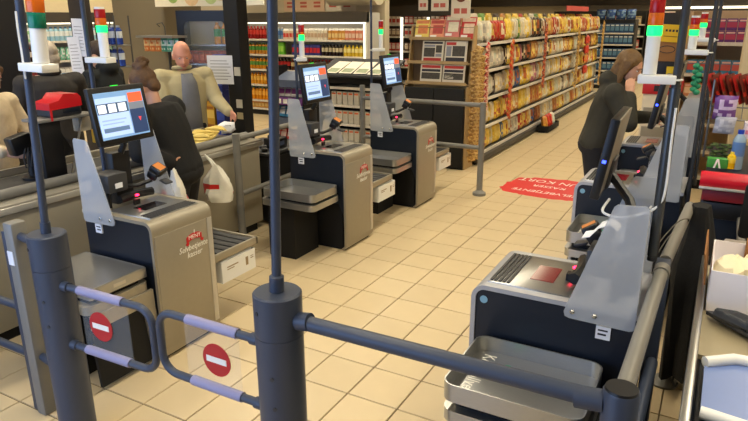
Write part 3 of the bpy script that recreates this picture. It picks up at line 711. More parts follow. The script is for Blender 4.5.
tag(link('yellow_bottle', bottle_mesh('yellow_bottle', .022, .10, (226, 190, 20), (236, 210, 60), (226, 200, 40)), None, (1.955, -.44, 1.085)), 'small yellow bottle on the register cabinet', 'bottle')
t = thing('leafy_pack', 'dark green leafy herb pot behind the green carton', 'plant', (1.89, -.2, 1.056))
b = MB()
for k in range(26):
    a = k * 2.4; rr = .02 + .045 * ((k * 7) % 10) / 10; z = .03 + .11 * ((k * 3) % 11) / 11
    b.ell((rr * math.cos(a), rr * math.sin(a), z), (.022, .014, .008), 7, 5, X=None)
b.build('leaves', mat('herb_green', (66, 84, 36), .6, 0, .3, 40), t); MB().lathe([(.03, 0), (.04, .05)], n=12).build('pot', BLACK, t)

# black coat over the railing end, cables
ct = thing('coat', 'black coat hanging over the end of the right-hand railing', 'coat', (1.815, -1.14, 0))
V = []; F = []; n = 28; rows = 16
for j in range(rows + 1):
    f = j / rows; z = 1.03 - f * .93
    ax = .04 + .075 * min(1, f * 3.0) - .035 * f; ay = .06 + .13 * min(1, f * 2.5) - .03 * f * f
    for i in range(n):
        a = 2 * PI * i / n; k = 1 + (.10 + .16 * f) * math.sin(5 * a + 2.0 * f) + .1 * noise.noise(Vector((a, f * 3, 0)))
        V.append((.028 + .012 * f + ax * math.cos(a) * k, ay * math.sin(a) * k - .02 * f, z + (.03 * math.sin(3 * a) if j == rows else 0)))
for j in range(rows):
    for i in range(n): F.append((j * n + i, j * n + (i + 1) % n, (j + 1) * n + (i + 1) % n, (j + 1) * n + i))
F.append(tuple(range(n))); F.append(tuple(range(rows * n, rows * n + n)))
MB().add(V, F).build('cloth', mat('black_wool', (14, 14, 15), .9, 0, .3, 60, bump=.3), ct)
MB().tube([(.03, -.1, .16), (.02, -.14, .09), (.035, -.15, .06), (.045, -.13, .075)], .006, 6).build('belt_end', BLACK, ct)
MB().tube([(.03, .04, 1.02), (.06, .08, .7), (.05, .1, .35)], .03, 8).build('sleeve', MATS['black_wool'], ct)
def bez(P, n=24):
    P = [Vector(p) for p in P]; out = []
    for k in range(len(P) - 1):
        p0, p1, p2, p3 = P[max(k - 1, 0)], P[k], P[k + 1], P[min(k + 2, len(P) - 1)]
        for i in range(6):
            t_ = i / 6; out.append(.5 * ((2 * p1) + (p2 - p0) * t_ + (2 * p0 - 5 * p1 + 4 * p2 - p3) * t_ * t_ + (3 * p1 - p0 - 3 * p2 + p3) * t_ ** 3))
    return out + [P[-1]]
t = thing('receipt', 'crumpled white receipt paper on the printer of the nearest right terminal', 'receipt', (1.53, -2.14, 1.096))
b = MB(); P = [(.0, .0), (.03, .03), (.05, .07), (.02, .09), (-.02, .07), (-.05, .03), (-.08, .02)]
b.prism([(u, v) for u, v in P] + [(u, v - .003) for u, v in P[::-1]], -.04, .05, 'y'); b.build('strip', PAPER, t)
tag(MB().tube(bez([(1.50, -1.9, 1.21), (1.49, -1.98, 1.175), (1.56, -2.0, 1.165), (1.64, -2.0, 1.19), (1.70, -2.0, 1.24), (1.715, -2.0, 1.32), (1.712, -2.0, 1.5), (1.712, -2.0, 1.62)]), .0055, 6).build('white_cable', WHITE), 'white cable looping from the nearest right monitor up its railing pole', 'cable')
tag(MB().tube(bez([(-.614, -3.035, 1.98), (-.612, -3.04, 1.9), (-.612, -3.04, 1.82), (-.618, -3.038, 1.74), (-.626, -3.033, 1.72)]), .004, 6).build('white_cable', WHITE), 'short white cable on the leftmost pole under the unlit signal tower', 'cable')
tag(MB().tube(bez([(1.70, -1.95, 1.04), (1.76, -1.6, 1.06), (1.80, -1.4, 1.02), (1.76, -1.42, .97), (1.73, -1.6, .98), (1.70, -1.9, .97)]), .003, 5).build('thin_wire', mat('dark_wire', (60, 56, 50), .5)), 'thin dark wire tied round the end of the right-hand railing', 'wire')
# ------------------------------------------------------------ shelf units and goods
SHELFM = mat('shelf_metal', (70, 68, 64), .5, .3, .05)
SHELFW = mat('shelf_white', (206, 202, 192), .5, .1, .03)
RAILW = mat('price_rail', (214, 208, 196), .5, 0, .25, 60, stretch=(1, .05, .05))
STRIP = mat('lit_strip', (255, 250, 236), .5, emit=(255, 244, 218), power=1.6)
def shelf_unit(name, label, loc, rz, W, D, zs, top, back=SHELFM, shelf=SHELFW, header=None, lit=False, base=.10, kick=True, endlit=False, cat='shelf', group=None, side=.02):
    """width along local x, front at local y=0, depth to +y"""
    t = thing(name, label, cat, loc, rz, group)
    MB().box(0, W, D - .03, D, 0, top).build('back_panel', back, t)
    for x in (0, W - .03): MB().box(x, x + .03, side, D - .03, 0, top).build('side_panel', back, t)
    if kick: MB().box(.03, W - .03, .0, D - .03, 0, base - .02).build('base', SOFTBLACK, t)
    for z in zs:
        s = MB().box(.0 if side > .1 else .03, W if side > .1 else W - .03, .01, D - .03 if side < .1 else side - .002, z - .022, z).build('shelf', shelf, t)
        MB().box(.0 if side > .1 else .03, W if side > .1 else W - .03, -.006, .012, z - .03, z + .008).build('price_rail', RAILW, s)
    if header:
        h = MB().box(0, W, -.01, .10, header[0], header[1]).build('header', WALLG, t)
        if lit: MB().box(.03, W - .03, .0, .06, header[0] - .028, header[0] - .002).build('light_strip', STRIP, h)
    if endlit: MB().box(W - .06, W - .03, -.02, .0, .4, header[0] - .03).build('end_light', STRIP, t)
    return t
def put(unit, nm, mesh, label, cat, group, x, y, z, rot=0.0, tilt=0.0):
    X = Matrix.Translation(unit.location) @ Matrix.Rotation(unit.rotation_euler[2], 4, 'Z')
    o = link(nm, mesh, None, X @ Vector((x, y, z + .003)), (tilt, 0, unit.rotation_euler[2] + rot))
    return tag(o, label, cat, group)
def carton_mesh(w, d, h, c1, c2, c3=(230, 228, 220), gable=True):
    key = ('ct', w, d, h, c1, c2, c3, gable)
    if key in PK: return PK[key]
    c = lambda q: mat('prod_%d_%d_%d' % q, q, .45, 0, .05, 20)
    b = MB(); hb = h * .8 if gable else h
    b.rbox(-w / 2, w / 2, -d / 2, d / 2, 0, hb, .003, 1, 0); b.box(-w / 2 + .004, w / 2 - .004, -d / 2 - .001, -d / 2 + .001, hb * .25, hb * .7, 1)
    if gable: b.prism([(-d / 2, hb), (d / 2, hb), (.004, h - .012), (.004, h), (-.004, h), (-.004, h - .012)], -w / 2 + .001, w / 2 - .001, 'x', 2)
    else: b.box(-w / 2 + .01, w / 2 - .01, -d / 2 - .0015, -d / 2 + .001, hb * .76, hb * .9, 2)
    PK[key] = b.mesh('carton', [c(c1), c(c2), c(c3)]); return PK[key]
def can_mesh(r, h, c1, c2):
    key = ('can', r, h, c1, c2)
    if key in PK: return PK[key]
    c = lambda q: mat('prod_%d_%d_%d' % q, q, .45, 0, .05, 20)
    PK[key] = MB().lathe([(r * .85, 0), (r, .01), (r, h * .3), (r * 1.005, h * .3 + .001), (r * 1.005, h * .7), (r, h * .7 + .001), (r, h - .012), (r * .85, h)], n=12, ms=[0, 0, 0, 1, 1, 0, 0]).mesh('can', [c(c1), c(c2)]); return PK[key]
ORD = ['lowest', 'second', 'third', 'fourth', 'fifth', 'sixth', 'seventh']

# back wall behind the drinks, with the drinks wall in front of it
wb = struct(MB().box(-12, -4.0, 6.42, 6.6, 0, CEIL).build('wall_back', WALLB))
dz = [.13, .30, .62, .93, 1.23, 1.53]
dw = shelf_unit('drinks_shelf', 'long lit wall shelf full of drinks at the back left', (-7.35, 5.8, 0), 0, 3.3, .5, dz, 2.03, back=SHELFW, header=(1.86, 2.04), lit=True, endlit=True)
def B(r, h, a, l, c): return lambda: bottle_mesh('bottle', r, h, a, l, c)
seg = {
 5: [(.15, .95, 'red soda bottle', B(.038, .25, (150, 26, 24), (206, 60, 48), (200, 30, 30)), .085), (.95, 1.35, 'blue-white water bottle', B(.036, .23, (120, 150, 180), (70, 110, 170), (230, 230, 230)), .08),
     (1.35, 1.72, 'red-topped juice carton', lambda: carton_mesh(.07, .07, .21, (220, 196, 170), (200, 60, 50)), .076), (1.72, 2.42, 'cream milk carton', lambda: carton_mesh(.07, .07, .22, (222, 212, 190), (190, 160, 130)), .076),
     (2.42, 2.8, 'orange juice carton', lambda: carton_mesh(.07, .07, .22, (206, 140, 60), (226, 196, 130)), .076), (2.8, 3.15, 'pink juice carton', lambda: carton_mesh(.07, .07, .22, (214, 130, 100), (230, 196, 170)), .076)],
 4: [(.1, .95, 'green-orange squash bottle', B(.038, .22, (196, 130, 50), (70, 140, 60), (60, 120, 50)), .085), (1.0, 1.38, 'lime green carton', lambda: carton_mesh(.085, .08, .24, (96, 176, 40), (150, 206, 80), (110, 180, 60), False), .09),
     (1.55, 2.25, 'blue and red drink box', lambda: carton_mesh(.08, .07, .21, (44, 48, 120), (190, 36, 48), (60, 70, 150), False), .085), (2.25, 2.75, 'dark cola bottle', B(.036, .22, (40, 26, 20), (200, 190, 160), (30, 30, 30)), .08),
     (2.75, 3.15, 'yellow juice bottle', B(.038, .21, (222, 190, 60), (240, 226, 150), (230, 210, 60)), .084)],
 3: [(.1, .95, 'orange nectar bottle', B(.038, .22, (206, 136, 34), (90, 140, 60), (220, 150, 40)), .085), (.98, 1.5, 'dark bottle with red label', B(.037, .24, (34, 24, 22), (170, 30, 30), (20, 20, 20)), .085),
     (1.5, 2.6, 'brown malt bottle', B(.035, .22, (84, 44, 24), (190, 170, 130), (196, 40, 40)), .08), (2.6, 3.15, 'red berry juice bottle', B(.037, .22, (150, 40, 40), (220, 160, 140), (230, 225, 220)), .084)],
 2: [(.1, .95, 'amber juice bottle', B(.038, .23, (214, 146, 40), (226, 180, 80), (200, 120, 30)), .085), (1.0, 3.15, 'pale water bottle', B(.037, .23, (150, 160, 160), (120, 140, 170), (60, 80, 160)), .088)],
 0: [(.1, .95, 'tan juice carton', lambda: carton_mesh(.08, .07, .135, (206, 150, 70), (226, 190, 120), (190, 120, 50), False), .086)],
 1: [(.1, .95, 'golden orange juice bottle', B(.04, .26, (220, 140, 30), (232, 170, 60), (70, 130, 60)), .09)]}
for r, L in seg.items():
    for (x0, x1, nm, f, st) in L:
        me = f(); k = 0; x = x0 + st / 2
        while x < x1:
            put(dw, nm.split()[-2] + '_' + nm.split()[-1], me, '%s on the %s shelf of the drinks wall' % (nm, ORD[r]), nm.split()[-1], '%ss on the drinks wall' % nm, x, .075 + .01 * random.random(), dz[r])
            x += st; k += 1
for k, (x0, x1) in enumerate(((-6.35, -5.35), (-5.32, -4.62))):
    t = thing('wall_poster', ['wide peach food poster with three dark dots above the drinks wall', 'narrow cream food poster above the drinks wall, beside the round duct'][k], 'poster', (x0, 6.41, 2.06))
    MB().box(0, x1 - x0, -.015, 0, 0, .75).build('panel', mat('peach_paper', (222, 190, 158), .7, 0, .04, 4) if k == 0 else mat('cream_paper', (226, 214, 190), .7), t)
    for q in range(3 - k):
        MB().lathe([(.06, 0), (.06, .003)], n=18, X=Matrix.Translation((.15 + .33 * q, -.016, .3)) @ Matrix.Rotation(PI / 2, 4, 'X')).build('printed_dish', mat('dish_brown', (120, 66, 40), .7, 0, .3, 30), t)
        for v in range(2): MB().box(.08 + .33 * q, .24 + .33 * q, -.017, -.0155, .08 + v * .07, .12 + v * .07).build('printed_price', mat('price_red', (198, 96, 76), .7), t)
t = thing('air_duct', 'round beige air duct above the drinks wall', 'duct', (-5.0, 6.1, 2.42)); MB().tube([(0, 0, 0), (1.05, 0, 0)], .26, 24).build('tube', mat('duct_beige', (206, 194, 168), .6), t)
for x in (.2, .8): MB().tube([(x, 0, .2), (x, 0, .98)], .012, 6).build('hanger', SHELFM, t)

# shelf along the far left wall
lz = [.13, .5, .85, 1.2, 1.55]
ls = shelf_unit('grocery_shelf', 'lit wall shelf of green and red goods at the far left', (-9.0, .6, 0), PI / 2, 4.2, .5, lz, 2.05, back=SHELFW, header=(1.88, 2.06), lit=True)
for r, segs in {4: [(.2, 2.1, 'green and white carton', lambda: carton_mesh(.09, .08, .24, (150, 200, 140), (226, 232, 222)), .1), (2.1, 4.0, 'pale blue detergent bottle', B(.045, .25, (150, 190, 206), (220, 226, 226), (60, 110, 160)), .1)],
                3: [(.2, 2.1, 'red-capped dark bottle', B(.04, .26, (44, 24, 24), (200, 190, 180), (190, 30, 34)), .09), (2.1, 4.0, 'mint green pouch', lambda: pack_mesh(.11, .24, .06, (120, 190, 160), (220, 230, 222)), .12)],
                2: [(.2, 2.1, 'red and black jar', lambda: can_mesh(.045, .17, (120, 24, 26), (220, 200, 190)), .1), (2.1, 4.0, 'white carton', lambda: carton_mesh(.09, .08, .22, (222, 220, 214), (120, 150, 180)), .1)]}.items():
    for (x0, x1, nm, f, st) in segs:
        me = f(); x = x0 + st / 2
        while x < x1:
            put(ls, '_'.join(nm.split()[-2:]).replace('-', '_'), me, '%s on the %s shelf at the far left wall' % (nm, ORD[r]), nm.split()[-1], '%ss at the far left wall' % nm, x, .08, lz[r]); x += st
t = thing('promo_board', 'cream board above the far left shelf', 'sign', (-9.02, .6, 2.06)); MB().box(-.05, 0, 0, 4.2, 0, .6).build('panel', mat('cream_board', (226, 208, 168), .7), t)

# beige pillar, fridge, dark column with notices
struct(MB().rbox(-6.35, -5.28, 2.1, 2.9, 0, CEIL, .05, 3).build('wall_pillar', mat('olive_paint', (116, 104, 80), .6, 0, .04, 4)), 'wide beige pillar behind the old man')
t = thing('wire_hook', 'small wire sign holder fixed on the beige pillar', 'sign holder', (-5.35, 2.08, 1.55))
MB().tube([(0, 0, .28), (.0, -.05, .32), (.12, -.06, .34), (.16, -.06, .28), (.16, -.05, .0)], .008, 6).build('wire', SHELFM, t); MB().box(.02, .2, -.06, -.05, -.05, .12).build('plate', MATS['olive_paint'], t)
fg = thing('drinks_fridge', 'black glass-door fridge behind the old man', 'fridge', (-4.33, 1.40, 0), .42); fg.scale = (.78, 1, 1)
MB().box(0, .95, .38, .4, 0, 2.04).build('back_panel', mat('fridge_inside', (176, 168, 150), .5), fg)
for x in (0, .9): MB().box(x, x + .05, .03, .38, 0, 2.04).build('side_panel', BLACK, fg)
MB().box(.05, .9, .03, .38, 1.98, 2.04).build('top_panel', BLACK, fg); MB().box(.05, .9, .0, .38, 0, .25).build('plinth', BLACK, fg)
inner = [(.13, .3)] + [(.82, .3)] + arc((.74, 1.83), .08, 0, 90) + arc((.21, 1.83), .08, 90, 180)
dr = MB(); outer = [(0, .25), (.95, .25), (.95, 2.04), (0, 2.04)]
ring = inner
n = len(ring); V = []; F = []
def out_pt(p):
    cx, cy = .475, 1.1; dx, dy = p[0] - cx, p[1] - cy; k = min(.475 / max(1e-6, abs(dx)), (.94 if dy > 0 else .85) / max(1e-6, abs(dy))); return (cx + dx * k, cy + dy * k)
for y in (0.0, .03):
    for p in ring: V.append((p[0], y, p[1]))
    for p in ring: q = out_pt(p); V.append((q[0], y, q[1]))
for i in range(n):
    j = (i + 1) % n
    F += [(i, j, n + j, n + i), (2 * n + i, 2 * n + j, 3 * n + j, 3 * n + i), (i, j, 2 * n + j, 2 * n + i), (n + i, n + j, 3 * n + j, 3 * n + i)]
dr.add(V, F); do = dr.build('door', BLACK, fg)
MB().prism(ring, .012, .016, 'y').build('glass', CLEAR, do); MB().rbox(.86, .89, -.04, 0, .8, 1.4, .01).build('handle', DARKGREY, do)
MB().box(.10, .85, .1, .16, 1.93, 1.97).build('interior_light', STRIP, fg)
for q, z in enumerate((.45, .78, 1.08, 1.38, 1.62)):
    MB().box(.05, .9, .10, .375, z - .015, z).build('shelf', STEEL, fg)
    if q == 4:
        for k in range(2): put(fg, 'green_bottle', bottle_mesh('bottle', .045, .27, (200, 140, 60), (60, 160, 90), (190, 130, 50)), 'tall bottle with green label standing in the black fridge', 'bottle', 'green-labelled bottles in the fridge', .78 * (.60 + .13 * k), .2, z)
    else:
        for k in range(8): put(fg, 'meat_pack', carton_mesh(.07, .12, .16, (140, 54, 44), (176, 84, 62), (110, 50, 40), False), 'dark red pack on the %s shelf of the black fridge' % ORD[q], 'package', 'dark red packs in the fridge', .78 * (.14 + .095 * k), .19, z)
t = thing('hanging_banner', 'wide white banner with green food picture above the fridge', 'banner', (-5.2, 1.9, 2.10)); MB().box(0, 1.9, 0, .02, 0, .6).build('panel', mat('banner_cream', (232, 222, 196), .7), t)
for k in range(6): MB().lathe([(.10 + .02 * (k % 3), 0), (.10 + .02 * (k % 3), .003)], n=16, X=Matrix.Translation((.35 + .17 * k, -.001, .14 + .06 * (k % 2))) @ Matrix.Rotation(PI / 2, 4, 'X')).build('printed_fruit', mat(['leaf_print', 'lime_print', 'peach_print'][k % 3], [(150, 176, 90), (196, 206, 130), (226, 190, 140)][k % 3], .7, 0, .2, 20), t)
for x in (.2, 1.7): MB().tube([(x, .01, .6), (x, .01, 1.3)], .006, 6).build('hanger', SHELFM, t)
dc = thing('sign_column', 'black square column carrying a white notice behind the staffed lane', 'column', (-2.72, .70, 0))
MB().rbox(-.11, .08, -.08, .08, 0, 2.9, .006).build('shaft', SOFTBLACK, dc)
X = Matrix.Translation((-.16, -.13, 1.42)) @ Matrix.Rotation(.30, 4, 'Z')
no = MB().box(-.145, .145, -.003, .0, -.15, .15, X=X).build('notice', PAPER, dc)
for k in range(7): MB().box(-.11, .08 + .02 * (k % 3), -.004, -.003, .09 - .032 * k, .097 - .032 * k, X=X).build('notice_line', GREYTXT, no)
for z, c in ((1.36, (196, 190, 170)), (1.02, (206, 200, 186)), (.90, (176, 160, 120))): MB().box(-.01, .07, -.086, -.08, z, z + .09 - .02 * (z < 1), X=Matrix.Rotation(.0, 4, 'Z')).build('tag', mat('tag_%d' % c[0], c, .7), dc)
for k in range(5):
    tag(link('blue_pack', carton_mesh(.12, .1, .19, (30, 44, 130), (60, 80, 170), (150, 150, 190), False), None, (-3.02, .72, .62 + .19 * k)), 'dark blue pack in the tall pile left of the black column', 'package', 'pile of blue packs')
st_ = thing('pack_plinth', 'small black plinth under the pile of blue packs', 'plinth', (-3.06, .72, 0)); MB().rbox(-.2, .14, -.1, .1, .03, .62, .01).build('block', SOFTBLACK, st_); MB().box(-.18, .12, -.08, .08, 0, .03).build('foot', BLACK, st_)
for k in range(3):
    tag(link('yellow_pack', carton_mesh(.12, .1, .2, (196, 146, 40), (226, 190, 90), (150, 90, 30), False), None, (-3.17, .72, .62 + .2 * k)), 'yellow pack piled against the blue packs', 'package', 'pile of yellow packs')

# dark stand with paper sheets, blue bottles, basket display
sd = thing('sign_stand', 'dark narrow stand with two taped paper sheets behind the grey-haired man', 'stand', (-4.42, .06, 0))
MB().rbox(-.12, .12, 0, .1, 0, 2.9, .006).build('upright', mat('brown_black', (44, 36, 30), .6), sd)
for (x0, z0, x1, z1, rx) in ((-.14, 1.55, .06, 1.95, .03), (-.10, 1.36, .10, 1.76, -.05)):
    s_ = MB().box(x0, x1, -.012 - .01 * (z0 < 1.5), -.006 - .01 * (z0 < 1.5), z0, z1, X=Matrix.Rotation(rx, 4, 'Y')).build('paper_sheet', PAPER, sd)
    for k in range(8): MB().box(x0 + .03, x1 - .03 - .02 * (k % 2), -.0135 - .01 * (z0 < 1.5), -.012 - .01 * (z0 < 1.5), z0 + .06 + .036 * k, z0 + .066 + .036 * k, X=Matrix.Rotation(rx, 4, 'Y')).build('print_line', GREYTXT, s_)
bs = thing('bottle_rack', 'narrow wire rack of blue bottles beside the dark stand', 'rack', (-4.42, .36, 0))
b = MB()
for x in (-.1, .22):
    for y in (0, .2): b.tube([(x, y, 0), (x, y, 1.98)], .008, 6)
b.build('uprights', SHELFM, bs)
for z in (1.42, 1.66): MB().box(-.1, .22, 0, .2, z - .012, z).build('shelf', STEEL, bs)
for z in (1.42, 1.66):
    for k in range(3): tag(link('blue_bottle', bottle_mesh('bottle', .042, .21, (34, 60, 140), (200, 206, 210), (180, 190, 200)), None, (-4.46 + .095 * k, .46, z + .003)), 'blue bottle with pale label on the narrow wire rack', 'bottle', 'blue bottles on the wire rack')
bk = thing('hanging_display', 'metal display shelf hung with orange and teal bags before the beige pillar', 'rack', (-4.62, 1.0, 0))
MB().box(0, .62, 0, .25, 1.72, 1.745).build('shelf', STEEL, bk); MB().tube([(.3, .24, 0), (.3, .24, 1.74)], .02, 8).build('pole', SHELFM, bk); MB().box(.15, .45, .1, .38, 0, .02).build('foot', SHELFM, bk)
for k in range(6): tag(link('hanging_bag', pack_mesh(.10, .16, .04, *(((206, 120, 60), (232, 190, 140)) if k < 3 else ((60, 150, 130), (200, 226, 220)))), None, (-4.55 + .1 * k, 1.1, 1.555)), ('orange bag hanging on the metal display shelf' if k < 3 else 'teal bag hanging on the metal display shelf'), 'package', 'bags hanging on the display shelf')

# slanted tray display and leaflet rack behind the second terminal
td = thing('tray_display', 'dark slanted tray display behind the second left terminal', 'display stand', (-3.08, 1.6, 0))
for x in (0, .52): MB().box(x, x + .02, 0, .4, 0, 1.38).build('side_panel', SOFTBLACK, td)
for k, (z, m_) in enumerate(((1.24, mat('tray_slate', (84, 94, 116), .5)), (1.03, mat('tray_purple', (108, 60, 128), .5)), (.78, MATS['tray_slate']), (.5, MATS['tray_slate']))):
    tr = MB().prism([(0, z - .08), (.38, z + .04), (.38, z + .06), (0, z - .06)], .02, .52, 'x').build('tray', m_, td)
    MB().box(.02, .52, -.012, .0, z - .10, z - .01).build('tray_lip', m_, tr)
    if k == 1:
        for q in range(5): MB().box(.06 + .09 * q, .12 + .09 * q, -.0135, -.012, z - .085, z - .03).build('tray_mark', WTXT, tr)
for z, n_, c in ((.985, 5, ((200, 196, 190), (140, 60, 130))), (.735, 5, ((60, 140, 190), (200, 206, 214))), (.455, 5, ((190, 40, 40), (220, 190, 180)))):
    for k in range(n_): tag(link('snack_pack', carton_mesh(.085, .06, .13, c[0], c[1], c[1], False), None, (-3.005 + .097 * k, 1.67, z + .035), (-.3, 0, 0)), {.985: 'white and purple', .735: 'light blue', .455: 'red'}[z] + ' snack pack on the slanted tray display', 'package', 'snack packs on the slanted trays')
rz_ = [.14, .42, .70, .96]
lk = shelf_unit('leaflet_rack', 'low black rack with leaflets on top behind the second left terminal', (-3.35, 3.35, 0), 0, .95, .45, rz_, 1.10, back=SOFTBLACK, shelf=SOFTBLACK)
MB().prism([(-.12, 1.12), (.46, 1.32), (.46, 1.35), (-.12, 1.15)], -.12, 1.07, 'x').build('leaflet_top', DARKGREY, lk)
MB().box(.03, .92, -.02, .02, 1.02, 1.10).build('rack_front', SOFTBLACK, lk)
for k in range(4):
    X = Matrix.Translation((-3.35 + .02 + .24 * k, 3.38, 1.21)) @ Matrix.Rotation(math.atan2(.2, .58), 4, 'X') @ Matrix.Rotation(.05 * (k % 3 - 1), 4, 'Z')
    o = MB().box(0, .21, -.12, .30, -.0, .006, X=X).build('leaflet', mat('leaflet_white', (232, 226, 208), .6)); tag(o, 'white leaflet lying on the sloping top of the black rack', 'leaflet', 'leaflets on the black rack')
    MB().box(.02, .19, -.09, .05, .006, .0068, X=X).build('print', mat('leaflet_green', (150, 160, 130), .7, 0, .3, 30), o)
for r in range(3):
    for k in range(9): put(lk, 'cigarette_carton', carton_mesh(.085, .07, .19, (206, 200, 184), (196, 190, 178), (200, 96, 50), False), 'white carton with orange top on the %s shelf of the black leaflet rack' % ORD[r], 'box', 'white and orange cartons in the black rack', .09 + .097 * k, .08, rz_[r])

# deeper shelf with lit end posts seen between drinks wall and newspaper rack
mz = [.14, .5, .85, 1.2, 1.52, 1.78]
ms_ = shelf_unit('grocery_shelf', 'distant grocery shelf with lit end post left of the newspaper rack', (-5.5, 8.6, 0), 0, 2.3, .5, mz, 2.1, header=(1.98, 2.2), lit=False)
for x in (.75, 1.4): MB().box(x, x + .06, -.03, -.008, .9, 1.94).build('end_light', STRIP, ms_)
for r in (2, 3, 4, 5):
    for k in range(20):
        c = [((214, 196, 180), (180, 60, 50)), ((190, 60, 50), (226, 200, 190)), ((120, 90, 70), (210, 190, 160))][(k // 3 + r) % 3]
        if .7 < .12 + .108 * k < .84 or 1.37 < .12 + .108 * k < 1.49: continue
        put(ms_, 'grocery_pack', carton_mesh(.09, .07, .18, c[0], c[1], (220, 214, 206), False), '%s pack on the %s shelf of the distant grocery shelf' % (['cream and red', 'red', 'brown'][(k // 3 + r) % 3], ORD[r]), 'package', 'packs on the distant grocery shelf', .12 + .108 * k, .07, mz[r])

# ------------------------------------------------------------ newspaper rack
WOOD = mat('rack_wood', (172, 144, 98), .6, 0, .15, 5, stretch=(1, 12, 1))
nw = thing('newspaper_rack', 'wooden newspaper rack with two black bins below', 'rack', (-1.9, 3.05, 0))
MB().box(0, .86, .26, .30, 0, 1.82).build('back_board', WOOD, nw)
for x in (-.02, .86): MB().prism([(.0, 0), (.30, 0), (.30, 1.84), (.22, 1.84), (.08, 1.08), (0, 1.08)], x, x + .02, 'x').build('side_board', WOOD, nw)
for x0, x1 in ((.01, .425), (.435, .85)): MB().rbox(x0, x1, -.04, .0, .02, 1.06, .006).build('bin_panel', SOFTBLACK, nw)
MB().box(.0, .86, .0, .26, 0, .9).build('bin_body', SOFTBLACK, nw)
X0 = lambda z: .08 + (z - 1.08) * .18
for z in (1.10, 1.36, 1.66): MB().prism([(X0(z) - .08, z), (X0(z) + .06, z), (X0(z) + .06, z + .012), (X0(z) - .075, z + .012), (X0(z) - .075, z + .04), (X0(z) - .08, z + .04)], 0, .86, 'x').build('ledge', WOOD, nw)
MB().box(0, .86, .24, .26, 1.08, 1.82).build('dark_back', mat('rack_dark_board', (118, 96, 66), .7), nw)  # darker brown board in front of the wooden back
NEWS = mat('newsprint', (206, 198, 180), .9, 0, .05); INK = mat('photo_ink', (72, 68, 62), .8, 0, .5, 40); REDB = mat('masthead_red', (176, 50, 44), .7, 0, .1)
def paper_front(nm, label, x, z, w, h, lean, cols, yb, cat='newspaper'):
    X = Matrix.Translation((x, yb, z)) @ Matrix.Rotation(lean, 4, 'X')
    o = MB().box(0, w, 0, .02, 0, h, X=X).build(nm, cols[0]); tag(o, label, cat)
    for (u0, u1, v0, v1, c) in cols[1]: MB().box(u0 * w, u1 * w, -.0015, .001, v0 * h, v1 * h, X=X).build('print_block', c, o)
    return o
lay1 = [(.06, .94, .86, .96, DTXT), (.08, .6, .25, .68, INK), (.64, .92, .45, .8, INK), (.08, .92, .06, .2, REDB), (.64, .92, .26, .4, GREYTXT), (.08, .6, .72, .82, GREYTXT)]
lay2 = [(.06, .5, .82, .95, REDB), (.35, .92, .30, .78, INK), (.07, .3, .3, .76, GREYTXT), (.07, .92, .06, .24, DTXT)]
lay3 = [(.06, .94, .8, .95, REDB), (.06, .94, .2, .55, INK), (.06, .94, .6, .74, DTXT)]
for nm, x, z, ly, lab in (('newspaper', -1.70, 1.382, lay1, 'newspaper at the upper left of the newspaper rack'), ('newspaper', -1.38, 1.382, lay2, 'newspaper at the upper right of the newspaper rack'),
                     ('newspaper', -1.70, 1.122, lay3, 'newspaper at the lower left of the newspaper rack, above the bins'), ('newspaper', -1.38, 1.122, lay3[::-1] + [(.1, .5, .25, .5, NEWS)], 'newspaper at the lower right of the newspaper rack, above the bins')):
    paper_front(nm, lab, x, z, .30, .27 if z > 1.3 else .235, -.17, (NEWS, ly), 3.05 + X0(z) - .062)
MC = [((222, 200, 90), (210, 120, 60), 'yellow'), ((226, 150, 110), (190, 70, 60), 'orange'), ((206, 120, 110), (240, 220, 190), 'pink'), ((196, 60, 54), (236, 200, 170), 'red')]
for k, (c1, c2, nm) in enumerate(MC):
    m1, m2 = mat('mag_' + nm, c1, .4, 0, .2, 14), mat('mag2_' + nm, c2, .4, 0, .35, 24)
    paper_front('magazine', '%s magazine in the top row of the newspaper rack' % nm, -1.87 + .215 * k, 1.675 + .02 * (k == 2), .20, .25 + .03 * (k >= 2), -.28, (m1, [(.05, .95, .78, .95, m2), (.2, .9, .25, .7, m2), (.06, .5, .06, .18, WTXT)]), 3.06 + X0(1.7), 'magazine')
for k, (x, z, w_, h_) in enumerate(((-1.80, 2.03, .13, .3), (-1.62, 2.02, .24, .32), (-1.34, 1.93, .26, .4))):
    t = thing('price_card', ['narrow white price card hanging left above the newspaper rack', 'white price card with red figures above the newspaper rack', 'large pale price card with brown dish right above the newspaper rack'][k], 'sign', (x, 3.22, z))
    MB().box(0, w_, 0, .008, 0, h_).build('card', mat('card_cream', (222, 208, 180), .7), t)
    MB().lathe([(w_ * .3, 0), (w_ * .3, .002)], n=18, X=Matrix.Translation((w_ / 2, -.0005, h_ * .68)) @ Matrix.Rotation(PI / 2, 4, 'X')).build('printed_dish', MATS['dish_brown'], t)
    for q in range(2): MB().box(w_ * (.15 + .38 * q), w_ * (.45 + .38 * q), -.002, -.0005, h_ * .14, h_ * .3).build('printed_figure', MATS['price_red'], t)
    MB().tube([(w_ / 2, .004, h_), (w_ / 2, .004, 1.3)], .003, 5).build('hanger', SHELFM, t)

